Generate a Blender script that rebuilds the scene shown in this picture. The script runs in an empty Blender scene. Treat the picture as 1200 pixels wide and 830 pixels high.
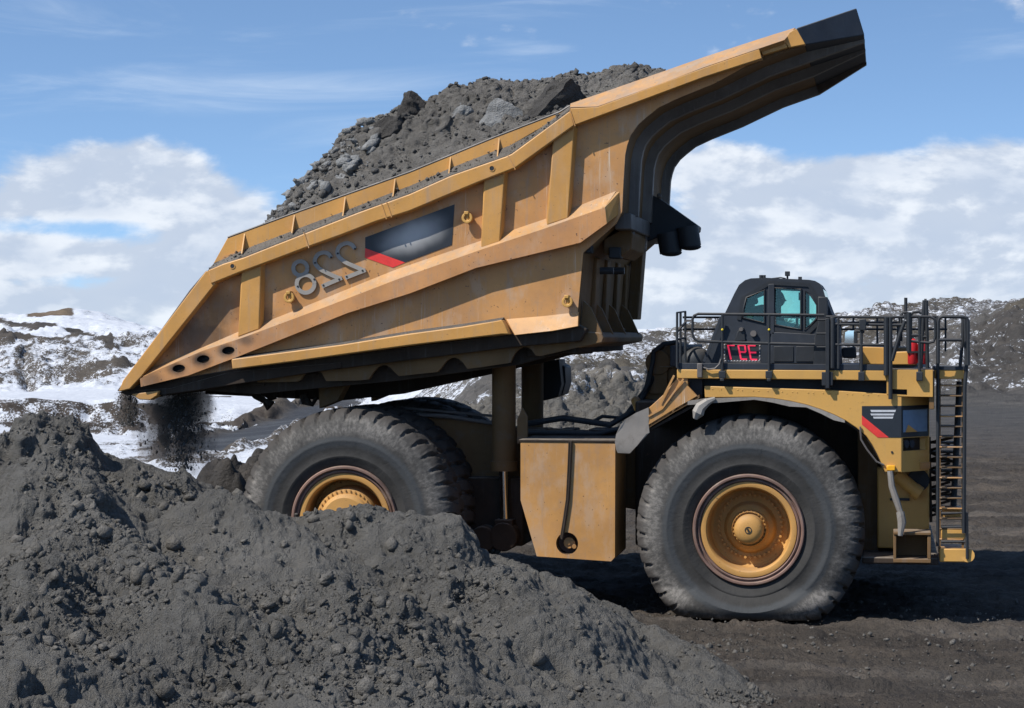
import bpy, bmesh, math, random
import numpy as np
from mathutils import Vector
from mathutils.geometry import tessellate_polygon

rng = np.random.default_rng(7)
random.seed(7)
R = math.radians
scene = bpy.context.scene
COL = scene.collection

# ------------------------------------------------------------------ camera
YAW = R(9.6)
FOC = 2600.0            # focal length in photo pixels (1200 wide)
HOR = 390.0
CAM = Vector((2.41, -39.15, 5.07))
cam_d = bpy.data.cameras.new('camera'); cam = bpy.data.objects.new('camera', cam_d); COL.objects.link(cam)
cam.location = CAM
cam.rotation_euler = (R(90), 0, YAW)
cam_d.sensor_width = 36; cam_d.lens = 36 * FOC / 1200
cam_d.shift_y = -(415 - HOR) / 1200
cam_d.clip_end = 20000; cam_d.clip_start = 0.5
scene.camera = cam
sa, ca = math.sin(YAW), math.cos(YAW)

# ------------------------------------------------------------------ sun, sky, exposure
SUN_DIR = Vector((0.62, 0.53, -1.0)).normalized()     # direction the light travels
SUN_EL = math.asin(-SUN_DIR.z)
sun_d = bpy.data.lights.new('sun', 'SUN'); sun = bpy.data.objects.new('sun', sun_d); COL.objects.link(sun)
sun_d.energy = 4.2; sun_d.angle = R(0.5); sun_d.color = (1.0, 0.955, 0.89)
sun.rotation_euler = SUN_DIR.to_track_quat('-Z', 'Y').to_euler()
sun.location = (-20, -20, 40)
scene.view_settings.view_transform = 'Standard'; scene.view_settings.look = 'None'
scene.view_settings.gamma = 1.0; scene.view_settings.exposure = 0.38
scene.view_settings.use_curve_mapping = False
scene.render.resolution_x = 1024; scene.render.resolution_y = 708

class NT:
    """tiny node helper"""
    def __init__(s, tree): s.t = tree; s.n = tree.nodes; s.l = tree.links
    def new(s, typ, **kw):
        n = s.n.new(typ)
        for k, v in kw.items(): setattr(n, k, v)
        return n
    def link(s, a, b): s.l.new(a, b)
    def put(s, sock, v):
        if hasattr(v, 'is_linked') or hasattr(v, 'links'): s.link(v, sock)
        else: sock.default_value = v
    def math(s, op, a, b=0.0, c=None, clamp=False):
        n = s.new('ShaderNodeMath', operation=op, use_clamp=clamp)
        s.put(n.inputs[0], a); s.put(n.inputs[1], b)
        if c is not None: s.put(n.inputs[2], c)
        return n.outputs[0]
    def sstep(s, v, lo, hi):
        n = s.new('ShaderNodeMapRange', interpolation_type='SMOOTHSTEP')
        s.put(n.inputs[0], v); s.put(n.inputs[1], lo); s.put(n.inputs[2], hi)
        return n.outputs[0]
    def mix(s, f, a, b, blend='MIX'):
        n = s.new('ShaderNodeMix', data_type='RGBA', blend_type=blend)
        s.put(n.inputs[0], f)
        for i, v in ((6, a), (7, b)):
            if isinstance(v, tuple) and len(v) == 3: v = (*v, 1)
            s.put(n.inputs[i], v)
        return n.outputs[2]
    def noise(s, vec, scale, detail=4, rough=0.55, dist=0.0):
        n = s.new('ShaderNodeTexNoise'); s.link(vec, n.inputs['Vector'])
        n.inputs['Scale'].default_value = scale; n.inputs['Detail'].default_value = detail
        n.inputs['Roughness'].default_value = rough; n.inputs['Distortion'].default_value = dist
        return n.outputs['Fac']
    def vor(s, vec, scale, feature='F1'):
        n = s.new('ShaderNodeTexVoronoi', feature=feature); s.link(vec, n.inputs['Vector'])
        n.inputs['Scale'].default_value = scale
        return n.outputs['Distance']
    def mapping(s, vec, scale=(1, 1, 1), rot=(0, 0, 0), loc=(0, 0, 0)):
        n = s.new('ShaderNodeMapping'); s.link(vec, n.inputs[0])
        n.inputs['Scale'].default_value = scale; n.inputs['Rotation'].default_value = rot
        n.inputs['Location'].default_value = loc
        return n.outputs[0]

world = bpy.data.worlds.new('World'); scene.world = world; world.use_nodes = True
w = NT(world.node_tree); w.n.clear()
tc = w.new('ShaderNodeTexCoord').outputs['Generated']
sep = w.new('ShaderNodeSeparateXYZ'); w.link(tc, sep.inputs[0])
dx, dy, dz = sep.outputs
sky = w.new('ShaderNodeTexSky', sky_type='NISHITA'); sky.sun_disc = False
sky.sun_elevation = SUN_EL; sky.sun_rotation = math.atan2(-SUN_DIR.x, -SUN_DIR.y)
sky.air_density = 1.0; sky.dust_density = 0.35; sky.ozone_density = 1.6; sky.altitude = 900
# look a little higher into the sky model than the true direction: clear dry northern air
zz = w.math('ADD', w.math('MULTIPLY', dz, 1.9), 0.10)
cmb = w.new('ShaderNodeCombineXYZ'); w.link(dx, cmb.inputs[0]); w.link(dy, cmb.inputs[1]); w.link(zz, cmb.inputs[2])
nrm = w.new('ShaderNodeVectorMath', operation='NORMALIZE'); w.link(cmb.outputs[0], nrm.inputs[0])
w.link(nrm.outputs[0], sky.inputs[0])
az = w.math('ADD', w.math('ARCTAN2', dx, dy), YAW)           # 0 = the valley axis, + to the right
el = w.math('ARCSINE', dz)
def gauss(x, y, sx, sy, amp):
    """bank of cloud round bearing x, height y (photo-scale units of 1/2600 rad)"""
    a = w.math('DIVIDE', w.math('SUBTRACT', az, (x - 600) / FOC), sx / FOC)
    b = w.math('DIVIDE', w.math('SUBTRACT', el, (HOR - y) / FOC), sy / FOC)
    r2 = w.math('ADD', w.math('MULTIPLY', a, a), w.math('MULTIPLY', b, b))
    return w.math('MULTIPLY', w.math('EXPONENT', w.math('MULTIPLY', r2, -1.0)), amp)
def wsum(lst):
    o = lst[0]
    for q in lst[1:]: o = w.math('ADD', o, q)
    return o
cv = w.new('ShaderNodeCombineXYZ'); w.link(az, cv.inputs[0]); w.link(w.math('MULTIPLY', el, 1.9), cv.inputs[1])
cvec = cv.outputs[0]
wob = w.noise(cvec, 9, 3, 0.5)
n1 = w.noise(cvec, 15, 8, 0.56, 0.15)
n1b = w.noise(w.mapping(cvec, loc=(0.006, -0.010, 0)), 15, 8, 0.56, 0.15)
low = w.math('MULTIPLY', w.sstep(el, 0.085, 0.045), 0.34)
bias = wsum([low, gauss(165, 195, 140, 40, 0.29), gauss(320, 55, 90, 45, -.35), gauss(60, 330, 120, 14, -.14), gauss(1010, 215, 200, 50, 0.22), gauss(850, 200, 70, 45, 0.14),
             gauss(1140, 190, 70, 40, 0.12), gauss(60, 268, 130, 16, -0.34), gauss(300, 150, 200, 30, -0.1), gauss(345, 215, 60, 60, -0.18), gauss(300,330,250,60,0.12),
             gauss(60, 160, 60, 12, -0.12), gauss(960, 130, 400, 32, -0.3)])
dens = w.math('ADD', w.math('SUBTRACT', n1, 0.60), bias)
densb = w.math('ADD', w.math('SUBTRACT', n1b, 0.60), bias)
cum = w.math('MULTIPLY', w.sstep(dens, -0.035, 0.15), w.sstep(w.math('ABSOLUTE', az), 1.5, 0.8))   # clouds cut off behind the viewer, so shaded near faces stay darker
cirv = w.mapping(cvec, scale=(1.0, 4.0, 1), rot=(0, 0, 0.10))
n2 = w.noise(cirv, 6, 8, 0.62, 0.9)
cbias = wsum([gauss(270, 112, 260, 30, 0.30), gauss(120, 100, 130, 14, .1), gauss(630, 60, 70, 9, 0.30), gauss(60, 25, 120, 30, 0.16), gauss(560, 12, 160, 14, 0.16), gauss(1190, 60, 60, 20, 0.1), gauss(500,160,200,40,0.05)])
cir = w.math('MULTIPLY', w.sstep(w.math('ADD', n2, cbias), 0.56, 1.08), 0.50)
lit = w.sstep(w.math('SUBTRACT', densb, dens), -0.09, 0.05)
shade = w.math('MULTIPLY', w.sstep(dens, 0.02, 0.34), w.sstep(w.noise(cvec, 22, 4, 0.5), 0.38, 0.62))
ccol = w.mix(lit, (6.9, 7.25, 7.75), (4.5, 5.1, 6.1))
ccol = w.mix(w.math('MULTIPLY', shade, 0.55), ccol, (4.0, 4.7, 5.9))
skyc = w.mix(1.0, sky.outputs[0], (1.18, 1.30, 1.36), 'MULTIPLY')
c = w.mix(cir, skyc, (6.4, 7.2, 8.2))
c = w.mix(w.math('MULTIPLY', cum, 0.93), c, ccol)
bg = w.new('ShaderNodeBackground'); w.link(c, bg.inputs[0]); bg.inputs[1].default_value = 0.10
wo = w.new('ShaderNodeOutputWorld'); w.link(bg.outputs[0], wo.inputs[0])

# ------------------------------------------------------------------ photo measurements -> metres on a plane Y
def P(px, py, Y=0.0):
    u = (px - 600) / FOC; v = -(py - HOR) / FOC
    t = (Y - CAM.y) / (ca + u * sa)
    return (CAM.x + t * (-sa + u * ca), CAM.z + t * v)
def PX(px, Y=0.0): return P(px, HOR, Y)[0]
def PZ(py, px=600, Y=0.0): return P(px, py, Y)[1]
def PP(pts, Y=0.0): return [P(x, y, Y) for x, y in pts]
def P3(px, py, Y): x, z = P(px, py, Y); return Vector((x, Y, z))

# ------------------------------------------------------------------ mesh builder
WORLD = {}
class MB:
    def __init__(s): s.v = []; s.f = []; s.cr = []
    def add(s, vs, fs):
        o = len(s.v); s.v += [tuple(v) for v in vs]; s.f += [tuple(i + o for i in f) for f in fs]; return s
    def box(s, x0, x1, y0, y1, z0, z1):
        x0, x1 = sorted((x0, x1)); y0, y1 = sorted((y0, y1)); z0, z1 = sorted((z0, z1))
        vs = [(x, y, z) for x in (x0, x1) for y in (y0, y1) for z in (z0, z1)]
        return s.add(vs, [(0, 1, 3, 2), (4, 6, 7, 5), (0, 4, 5, 1), (2, 3, 7, 6), (0, 2, 6, 4), (1, 5, 7, 3)])
    def prism(s, pts, y0, y1, holes=()):
        """polygon in XZ (with holes) extruded along Y"""
        loops = [list(pts)] + [list(h) for h in holes]
        flat = [p for l in loops for p in l]; n = len(flat)
        vs = [(p[0], y0, p[1]) for p in flat] + [(p[0], y1, p[1]) for p in flat]
        fs = []
        area = sum(pts[i][0] * pts[(i + 1) % len(pts)][1] - pts[(i + 1) % len(pts)][0] * pts[i][1] for i in range(len(pts)))
        if not holes:
            k = list(range(len(pts)))
            fs.append(tuple(k)); fs.append(tuple(i + n for i in reversed(k)))
        else:
            tr = tessellate_polygon([[Vector((p[0], p[1], 0)) for p in l] for l in loops])
            for t in tr: fs.append(tuple(t)); fs.append(tuple(i + n for i in reversed(t)))
        o = 0
        for l in loops:
            m = len(l)
            for i in range(m):
                a, b = o + i, o + (i + 1) % m
                fs.append((a, a + n, b + n, b))
            o += m
        return s.add(vs, fs)
    def zprism(s, pts, z0, z1):
        n = len(pts)
        vs = [(x, y, z0) for x, y in pts] + [(x, y, z1) for x, y in pts]
        return s.add(vs, [tuple(range(n - 1, -1, -1)), tuple(range(n, 2 * n))] + [(i, (i + 1) % n, (i + 1) % n + n, i + n) for i in range(n)])
    def loft(s, secs, close=True, caps=True):
        n = len(secs[0]); vs = [p for sec in secs for p in sec]; fs = []
        for k in range(len(secs) - 1):
            for i in range(n if close else n - 1):
                j = (i + 1) % n
                fs.append((k * n + i, k * n + j, (k + 1) * n + j, (k + 1) * n + i))
        if caps and close: fs.append(tuple(range(n - 1, -1, -1))); fs.append(tuple(range((len(secs) - 1) * n, len(secs) * n)))
        return s.add(vs, fs)
    def tube(s, path, r, seg=8, closed=False):
        path = [Vector(p) for p in path]; secs = []; m = len(path)
        up = None
        for i, p in enumerate(path):
            if closed: d = (path[(i + 1) % m] - path[i - 1]).normalized()
            else: d = (path[min(i + 1, m - 1)] - path[max(i - 1, 0)]).normalized()
            if up is None:
                up = Vector((0, 0, 1)) if abs(d.z) < 0.9 else Vector((1, 0, 0))
            a = d.cross(up).normalized(); b = a.cross(d).normalized(); up = b
            rr = r[i] if isinstance(r, (list, tuple)) else r
            secs.append([tuple(p + (a * math.cos(q) + b * math.sin(q)) * rr) for q in [2 * math.pi * k / seg for k in range(seg)]])
        if closed: secs.append(secs[0])
        return s.loft(secs, caps=not closed)
    def cyl(s, a, b, r, seg=16, r2=None): return s.tube([a, b], [r, r if r2 is None else r2], seg)
    def beam(s, a, b, wd, ht, up=(0, 0, 1)):
        a = Vector(a); b = Vector(b); d = (b - a).normalized(); u = Vector(up)
        if abs(d.dot(u)) > 0.98: u = Vector((1, 0, 0))
        x = d.cross(u).normalized(); y = x.cross(d).normalized()
        secs = [[tuple(p + x * sx * wd / 2 + y * sy * ht / 2) for sx, sy in ((-1, -1), (1, -1), (1, 1), (-1, 1))] for p in (a, b)]
        return s.loft(secs)
    def lathe(s, prof, cx, cz, seg=64, y0=0.0, closed=False):
        """prof: (r, y) revolved round the Y axis"""
        secs = []
        for k in range(seg + 1):
            q = 2 * math.pi * (k % seg) / seg
            secs.append([(cx + r * math.cos(q), y0 + y, cz + r * math.sin(q)) for r, y in prof])
        return s.loft(secs, close=closed, caps=False)
    def ball(s, c, r, seg=10, rings=6, sc=(1, 1, 1)):
        vs = []; fs = []
        for i in range(rings + 1):
            th = math.pi * i / rings
            for k in range(seg):
                ph = 2 * math.pi * k / seg
                vs.append((c[0] + r * sc[0] * math.sin(th) * math.cos(ph), c[1] + r * sc[1] * math.sin(th) * math.sin(ph), c[2] + r * sc[2] * math.cos(th)))
        for i in range(rings):
            for k in range(seg):
                fs.append((i * seg + k, (i + 1) * seg + k, (i + 1) * seg + (k + 1) % seg, i * seg + (k + 1) % seg))
        return s.add(vs, fs)
    def ribbon(s, pts, wd, y0, y1):
        """flat stroke of width wd following pts in XZ, from y0 to y1"""
        n = len(pts); L = []; Rr = []
        for i in range(n):
            a = Vector((*pts[max(i - 1, 0)],)); b = Vector((*pts[min(i + 1, n - 1)],)); d = (b - a).normalized()
            nx, nz = -d.y, d.x
            if 0 < i < n - 1:
                d1 = (Vector(pts[i]) - Vector(pts[i - 1])).normalized(); c_ = max(0.45, abs(d.dot(d1)))
            else: c_ = 1
            L.append((pts[i][0] + nx * wd / 2 / c_, pts[i][1] + nz * wd / 2 / c_)); Rr.append((pts[i][0] - nx * wd / 2 / c_, pts[i][1] - nz * wd / 2 / c_))
        secs = [[(L[i][0], y0, L[i][1]), (Rr[i][0], y0, Rr[i][1]), (Rr[i][0], y1, Rr[i][1]), (L[i][0], y1, L[i][1])] for i in range(n)]
        return s.loft(secs)
    def build(s, name, mat, parent=None, bevel=0.0, smooth=30, **props):
        vs = np.array(s.v, dtype=float); c_ = (vs.min(0) + vs.max(0)) / 2
        if parent is None: c_[2] = vs[:, 2].min()
        me = bpy.data.meshes.new(name)
        me.from_pydata([tuple(p) for p in (vs - c_)], [], s.f); me.update()
        bm = bmesh.new(); bm.from_mesh(me); bmesh.ops.recalc_face_normals(bm, faces=bm.faces); bm.to_mesh(me); bm.free()
        return link_mesh(name, me, mat, parent, c_, bevel, smooth, **props)
def link_mesh(name, me, mat, parent, c_, bevel=0.0, smooth=30, **props):
    o = bpy.data.objects.new(name, me); COL.objects.link(o)
    if mat is not None: me.materials.append(mat)
    if smooth:
        me.polygons.foreach_set('use_smooth', [True] * len(me.polygons))
        me.set_sharp_from_angle(angle=R(smooth))
    wl = Vector(c_); WORLD[o.name] = wl
    if parent is not None: o.parent = parent; o.location = wl - WORLD[parent.name]
    else: o.location = wl
    if bevel:
        b = o.modifiers.new('bevel', 'BEVEL'); b.width = bevel; b.segments = 2; b.limit_method = 'ANGLE'; b.angle_limit = R(35)
        b.harden_normals = False
    for k, v in props.items(): o[k] = v
    return o
def fast_mesh(name, verts, quads, mat, attrs=None, smooth=True, **props):
    me = bpy.data.meshes.new(name)
    nv = len(verts); nf = len(quads); k = quads.shape[1]
    me.vertices.add(nv); me.vertices.foreach_set('co', np.ascontiguousarray(verts, dtype=np.float32).ravel())
    me.loops.add(nf * k); me.loops.foreach_set('vertex_index', np.ascontiguousarray(quads, dtype=np.int32).ravel())
    me.polygons.add(nf); me.polygons.foreach_set('loop_start', np.arange(0, nf * k, k, dtype=np.int32))
    if smooth: me.polygons.foreach_set('use_smooth', np.ones(nf, dtype=bool))
    me.update(calc_edges=True); me.validate()
    for an, (typ, dat) in (attrs or {}).items():
        a = me.attributes.new(an, typ, 'POINT')
        if typ == 'FLOAT': a.data.foreach_set('value', np.asarray(dat, dtype=np.float32).ravel())
        else: a.data.foreach_set('color', np.asarray(dat, dtype=np.float32).ravel())
    o = bpy.data.objects.new(name, me); COL.objects.link(o); me.materials.append(mat); WORLD[o.name] = Vector((0, 0, 0))
    for kk, vv in props.items(): o[kk] = vv
    return o
def empty(name, loc, **props):
    o = bpy.data.objects.new(name, None); COL.objects.link(o); o.location = loc; o.empty_display_size = 0.3
    WORLD[o.name] = Vector(loc)
    for k, v in props.items(): o[k] = v
    return o
def copy_tree(o, off, parent=None):
    c_ = o.copy(); COL.objects.link(c_); 
    if parent is not None: c_.parent = parent
    c_.location = Vector(o.location) + Vector(off)
    WORLD[c_.name] = WORLD[o.name] + Vector(off)
    for ch in [q for q in bpy.data.objects if q.parent == o and q is not c_]: copy_tree(ch, (0, 0, 0), c_)
    return c_

# ------------------------------------------------------------------ numpy noise
def _h(ix, iy, seed):
    n = (ix.astype(np.int64) * 374761393 + iy.astype(np.int64) * 668265263 + seed * 974711) & 0xffffffff
    n = ((n ^ (n >> 13)) * 1274126177) & 0xffffffff
    n = (n ^ (n >> 16)) & 0xffffffff
    return n / 4294967295.0
def vnoise(x, y, seed=0):
    ix = np.floor(x); iy = np.floor(y); fx = x - ix; fy = y - iy
    ux = fx * fx * fx * (fx * (fx * 6 - 15) + 10); uy = fy * fy * fy * (fy * (fy * 6 - 15) + 10)
    a = _h(ix, iy, seed); b = _h(ix + 1, iy, seed); c_ = _h(ix, iy + 1, seed); d = _h(ix + 1, iy + 1, seed)
    return (a + (b - a) * ux + (c_ - a) * uy + (a - b - c_ + d) * ux * uy) * 2 - 1
def fbm(x, y, seed=0, octv=5, gain=0.5):
    s_ = np.zeros_like(x); a = 1.0; f = 1.0
    for i in range(octv):
        s_ += a * vnoise(x * f + 13.7 * i, y * f - 7.3 * i, seed + i * 17); a *= gain; f *= 2.03
        x, y = x * 0.8 + y * 0.6, y * 0.8 - x * 0.6
    return s_
def ridged(x, y, seed=0, octv=4, gain=0.5):
    s_ = np.zeros_like(x); a = 1.0; f = 1.0
    for i in range(octv):
        s_ += a * (1 - 2 * np.abs(vnoise(x * f + 3.1 * i, y * f + 9.2 * i, seed + i * 31))); a *= gain; f *= 2.1
    return s_
def clods(x, y, size, seed=0, prob=0.6):
    """hemispherical lumps scattered over the plane, height in metres"""
    gx = x / size; gy = y / size; ix = np.floor(gx); iy = np.floor(gy); out = np.zeros_like(x)
    for i in (-1, 0, 1):
        for j in (-1, 0, 1):
            cx_ = ix + i; cy_ = iy + j
            px_ = cx_ + _h(cx_, cy_, seed + 1); py_ = cy_ + _h(cx_, cy_, seed + 2)
            r_ = 0.15 + 0.4 * _h(cx_, cy_, seed + 3) ** 2
            r_ = np.where(_h(cx_, cy_, seed + 4) < prob, r_, 0.0)
            q = (1 + 0.35 * (_h(cx_, cy_, seed + 5) - .5) * 2)
            d2 = ((gx - px_) * q) ** 2 + ((gy - py_) / q) ** 2
            hgt = np.sqrt(np.maximum(r_ * r_ - d2, 0)) * (0.6 + 0.4 * _h(cx_, cy_, seed + 6))
            out = np.maximum(out, hgt)
    return out * size
def _h3(ix, iy, iz, seed):
    n = (ix * 374761393 + iy * 668265263 + iz * 1442695041 + seed * 974711) & 0xffffffff
    n = ((n ^ (n >> 13)) * 1274126177) & 0xffffffff
    return ((n ^ (n >> 16)) & 0xffffffff) * (1 / 4294967295.0)
def vnoise3(x, y, z, seed=0):
    ix = np.floor(x); iy = np.floor(y); iz = np.floor(z); fx = x - ix; fy = y - iy; fz = z - iz
    ix = ix.astype(np.int64); iy = iy.astype(np.int64); iz = iz.astype(np.int64)
    ux = fx * fx * (3 - 2 * fx); uy = fy * fy * (3 - 2 * fy); uz = fz * fz * (3 - 2 * fz); out = 0
    for a in (0, 1):
        for b in (0, 1):
            for c in (0, 1):
                out = out + _h3(ix + a, iy + b, iz + c, seed) * (ux if a else 1 - ux) * (uy if b else 1 - uy) * (uz if c else 1 - uz)
    return out * 2 - 1
def crumble3(x, y, z, size, seed=0, prob=.8):
    gx = x / size; gy = y / size; gz = z / size
    ix = np.floor(gx).astype(np.int64); iy = np.floor(gy).astype(np.int64); iz = np.floor(gz).astype(np.int64); out = np.zeros_like(x)
    for i in (-1, 0, 1):
        for j in (-1, 0, 1):
            for k in (-1, 0, 1):
                cx = ix + i; cy = iy + j; cz_ = iz + k
                h1 = _h3(cx, cy, cz_, seed + 1); h2 = _h3(cx, cy, cz_, seed + 2); h3 = _h3(cx, cy, cz_, seed + 3)
                r_ = np.where((h1 * 7919) % 1 < prob, .22 + .38 * ((h2 * 104729) % 1) ** 2, 0)
                d2 = (gx - cx - h1) ** 2 + (gy - cy - h2) ** 2 + (gz - cz_ - h3) ** 2
                out = np.maximum(out, np.sqrt(np.maximum(r_ * r_ - d2, 0)))
    return out * size
def roughen(Xa, Ya, Za, amt, spec):
    """push a height sheet out along its own normals with solid noise, so steep faces crumble too"""
    Pg = np.stack([Xa, Ya, Za], -1); n = np.cross(np.gradient(Pg, axis=1), np.gradient(Pg, axis=0)); n /= np.maximum(np.linalg.norm(n, axis=-1, keepdims=True), 1e-9)
    n *= np.where(n[..., 2:3] < 0, -1, 1)
    d = np.zeros_like(Xa)
    for kind, s_, a_, sd in spec:
        if kind == 'n': d += a_ * vnoise3(Xa * s_, Ya * s_, Za * s_, sd)
        elif kind == 'b': d += a_ * (np.abs(vnoise3(Xa * s_, Ya * s_, Za * s_, sd)) * 2 - .5)
        else: d += a_ * crumble3(Xa, Ya, Za, s_, sd)
    d *= amt
    return Xa + n[..., 0] * d, Ya + n[..., 1] * d, Za + n[..., 2] * d
def grid_faces(nr, nc):
    i = np.arange(nr - 1)[:, None] * nc + np.arange(nc - 1)[None, :]
    return np.stack([i, i + 1, i + nc + 1, i + nc], -1).reshape(-1, 4)
def smooth01(x, a, b):
    t = np.clip((x - a) / (b - a), 0, 1); return t * t * (3 - 2 * t)

# ------------------------------------------------------------------ materials
def new_mat(name):
    m = bpy.data.materials.new(name); m.use_nodes = True; t = NT(m.node_tree); t.n.clear()
    o = t.new('ShaderNodeOutputMaterial'); b = t.new('ShaderNodeBsdfPrincipled'); t.link(b.outputs[0], o.inputs[0])
    return m, t, b, o
def geo(t):
    g = t.new('ShaderNodeNewGeometry'); return g.outputs['Position'], g.outputs['Normal']
def bump(t, b, h, strength, dist):
    n = t.new('ShaderNodeBump'); n.inputs['Strength'].default_value = strength; n.inputs['Distance'].default_value = dist
    t.put(n.inputs['Height'], h); t.link(n.outputs[0], b.inputs['Normal'])
def paint(name, base, rough=0.45, dirt=0.5, dirtcol=(0.16, 0.135, 0.11), streak=0.35, rust=0.12, vary=0.25, topdust=0.6, spec=0.4, streak_scale=6.0, red=0.0, scrape=0.0, stains=()):
    m, t, b, o = new_mat(name); pos, nor = geo(t)
    big = t.noise(pos, 0.7, 5, 0.6); mid = t.noise(pos, 4, 6, 0.65); fine = t.noise(pos, 35, 4, 0.7)
    dark = tuple(x * (1 - vary) for x in base); light = tuple(min(1, x * (1 + vary * .7)) for x in base)
    colr = t.mix(t.sstep(big, 0.35, 0.65), dark, light)
    colr = t.mix(t.math('MULTIPLY', t.sstep(fine, 0.5, 0.8), 0.18), colr, tuple(x * .55 for x in base))
    # rain and spill streaks: long thin marks running down
    st = t.noise(t.mapping(pos, scale=(streak_scale, streak_scale, 0.35)), 1.3, 5, 0.7)
    colr = t.mix(t.math('MULTIPLY', t.sstep(st, 0.53, 0.75), streak), colr, tuple(min(1, x * .5 + .12) for x in dirtcol))
    # dust patches
    colr = t.mix(t.math('MULTIPLY', t.sstep(mid, 0.5, 0.72), dirt), colr, dirtcol)
    if red:
        colr = t.mix(t.math('MULTIPLY', t.sstep(t.noise(pos, 1.7, 4, .6), 0.45, 0.7), red), colr, (0.33, 0.185, 0.11))
    if scrape:      # pale scuffs where falling rock has dragged down the plates
        sc_ = t.noise(t.mapping(pos, rot=(0, R(24), 0), scale=(9, 9, .30)), 1.7, 7, .75)
        pt = t.sstep(t.noise(pos, .55, 3, .6), .45, .62)
        colr = t.mix(t.math('MULTIPLY', t.math('MULTIPLY', t.sstep(sc_, .55, .70), pt), scrape), colr, (0.60, 0.50, 0.38))
        dsm = t.sstep(t.noise(t.mapping(pos, scale=(1.6, 1.6, .8)), 1.2, 5, .65), .50, .66)
        colr = t.mix(t.math('MULTIPLY', dsm, scrape * .5), colr, (0.50, 0.36, 0.25))
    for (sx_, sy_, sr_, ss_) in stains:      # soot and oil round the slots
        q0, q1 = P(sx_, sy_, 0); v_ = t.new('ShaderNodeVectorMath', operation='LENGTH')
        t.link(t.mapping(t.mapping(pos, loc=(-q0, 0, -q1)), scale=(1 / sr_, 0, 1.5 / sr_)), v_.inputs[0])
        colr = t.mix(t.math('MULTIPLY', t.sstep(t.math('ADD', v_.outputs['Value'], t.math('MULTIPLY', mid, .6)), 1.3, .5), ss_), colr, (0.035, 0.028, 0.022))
    # chips and rust spots
    sp = t.noise(pos, 17, 3, 0.6)
    colr = t.mix(t.math('MULTIPLY', t.sstep(sp, 0.67, 0.71), rust * 4, clamp=True), colr, (0.10, 0.055, 0.035))
    # loose dust lying on whatever faces up
    sn = t.new('ShaderNodeSeparateXYZ'); t.link(nor, sn.inputs[0])
    up = t.math('MULTIPLY', t.sstep(sn.outputs[2], 0.35, 0.9), t.sstep(mid, 0.25, 0.6))
    colr = t.mix(t.math('MULTIPLY', up, topdust), colr, (0.27, 0.235, 0.195))
    t.link(colr, b.inputs['Base Color'])
    t.put(b.inputs['Roughness'], t.math('ADD', t.math('MULTIPLY', mid, 0.35), rough - 0.12))
    b.inputs['Specular IOR Level'].default_value = spec
    bump(t, b, t.math('ADD', t.math('MULTIPLY', mid, .5), t.math('MULTIPLY', fine, .3)), 0.25, 0.012)
    return m
YEL = paint('yellow_paint', (0.57, 0.288, 0.072), dirt=0.22, streak=0.42, rust=0.10, dirtcol=(0.33, 0.22, 0.13), vary=0.12, topdust=0.5, red=0.12, scrape=.28)
YELD = paint('worn_yellow_paint', (0.54, 0.275, 0.085), dirt=0.34, streak=0.5, rust=0.2, dirtcol=(0.30, 0.215, 0.15), vary=0.15, topdust=0.5, red=0.24, scrape=.85)
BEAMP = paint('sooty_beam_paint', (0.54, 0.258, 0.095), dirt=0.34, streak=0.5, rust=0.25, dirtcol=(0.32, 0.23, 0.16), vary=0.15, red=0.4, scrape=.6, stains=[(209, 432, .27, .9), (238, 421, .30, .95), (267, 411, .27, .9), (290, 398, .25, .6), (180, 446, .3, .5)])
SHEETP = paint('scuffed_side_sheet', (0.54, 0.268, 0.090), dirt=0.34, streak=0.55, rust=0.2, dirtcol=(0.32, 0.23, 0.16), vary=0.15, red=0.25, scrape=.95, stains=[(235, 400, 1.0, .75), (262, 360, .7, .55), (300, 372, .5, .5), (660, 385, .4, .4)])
YELC = paint('clean_yellow_paint', (0.59, 0.325, 0.082), dirt=0.14, streak=0.12, rust=0.06, dirtcol=(0.30, 0.20, 0.11), vary=0.08, topdust=0.35)
GRIME = paint('grimy_steel', (0.048, 0.035, 0.026), rough=0.8, dirt=0.6, streak=0.3, dirtcol=(0.035, 0.03, 0.026), vary=0.3, topdust=0.7, spec=0.2)
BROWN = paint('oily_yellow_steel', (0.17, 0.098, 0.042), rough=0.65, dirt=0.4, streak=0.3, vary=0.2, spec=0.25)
GREYST = paint('polished_grey_steel', (0.13, 0.115, 0.105), rough=0.5, dirt=0.35, streak=0.7, dirtcol=(0.09, 0.08, 0.07), vary=0.3, streak_scale=12)
BLK = paint('black_paint', (0.024, 0.027, 0.031), rough=0.5, dirt=0.12, streak=0.08, rust=0.0, dirtcol=(0.06, 0.06, 0.06), vary=0.15, topdust=0.3, spec=0.35)
BLUEBLK = paint('blue_black_paint', (0.030, 0.036, 0.046), rough=0.6, dirt=0.18, streak=0.1, rust=0.0, dirtcol=(0.07, 0.075, 0.08), vary=0.2, topdust=0.3, spec=0.3)
RED = paint('red_enamel', (0.55, 0.02, 0.025), rough=0.35, dirt=0.1, streak=0.1, rust=0.0, vary=0.1, topdust=0.2)
PLATE = paint('bare_metal_plate', (0.34, 0.315, 0.28), rough=0.5, dirt=0.3, streak=0.25, rust=0.1, dirtcol=(0.2, 0.17, 0.14), vary=0.15)
RIMC = paint('wheel_orange_paint', (0.52, 0.275, 0.075), rough=0.6, dirt=0.22, streak=0.1, rust=0.15, dirtcol=(0.36, 0.23, 0.12), vary=0.15, topdust=0.25, red=0.08)
RIMF = paint('worn_rim_flange', (0.19, 0.115, 0.09), rough=0.65, dirt=0.6, streak=0.1, rust=0.3, dirtcol=(0.24, 0.19, 0.15), vary=0.4, topdust=0.3, red=0.25)
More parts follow.
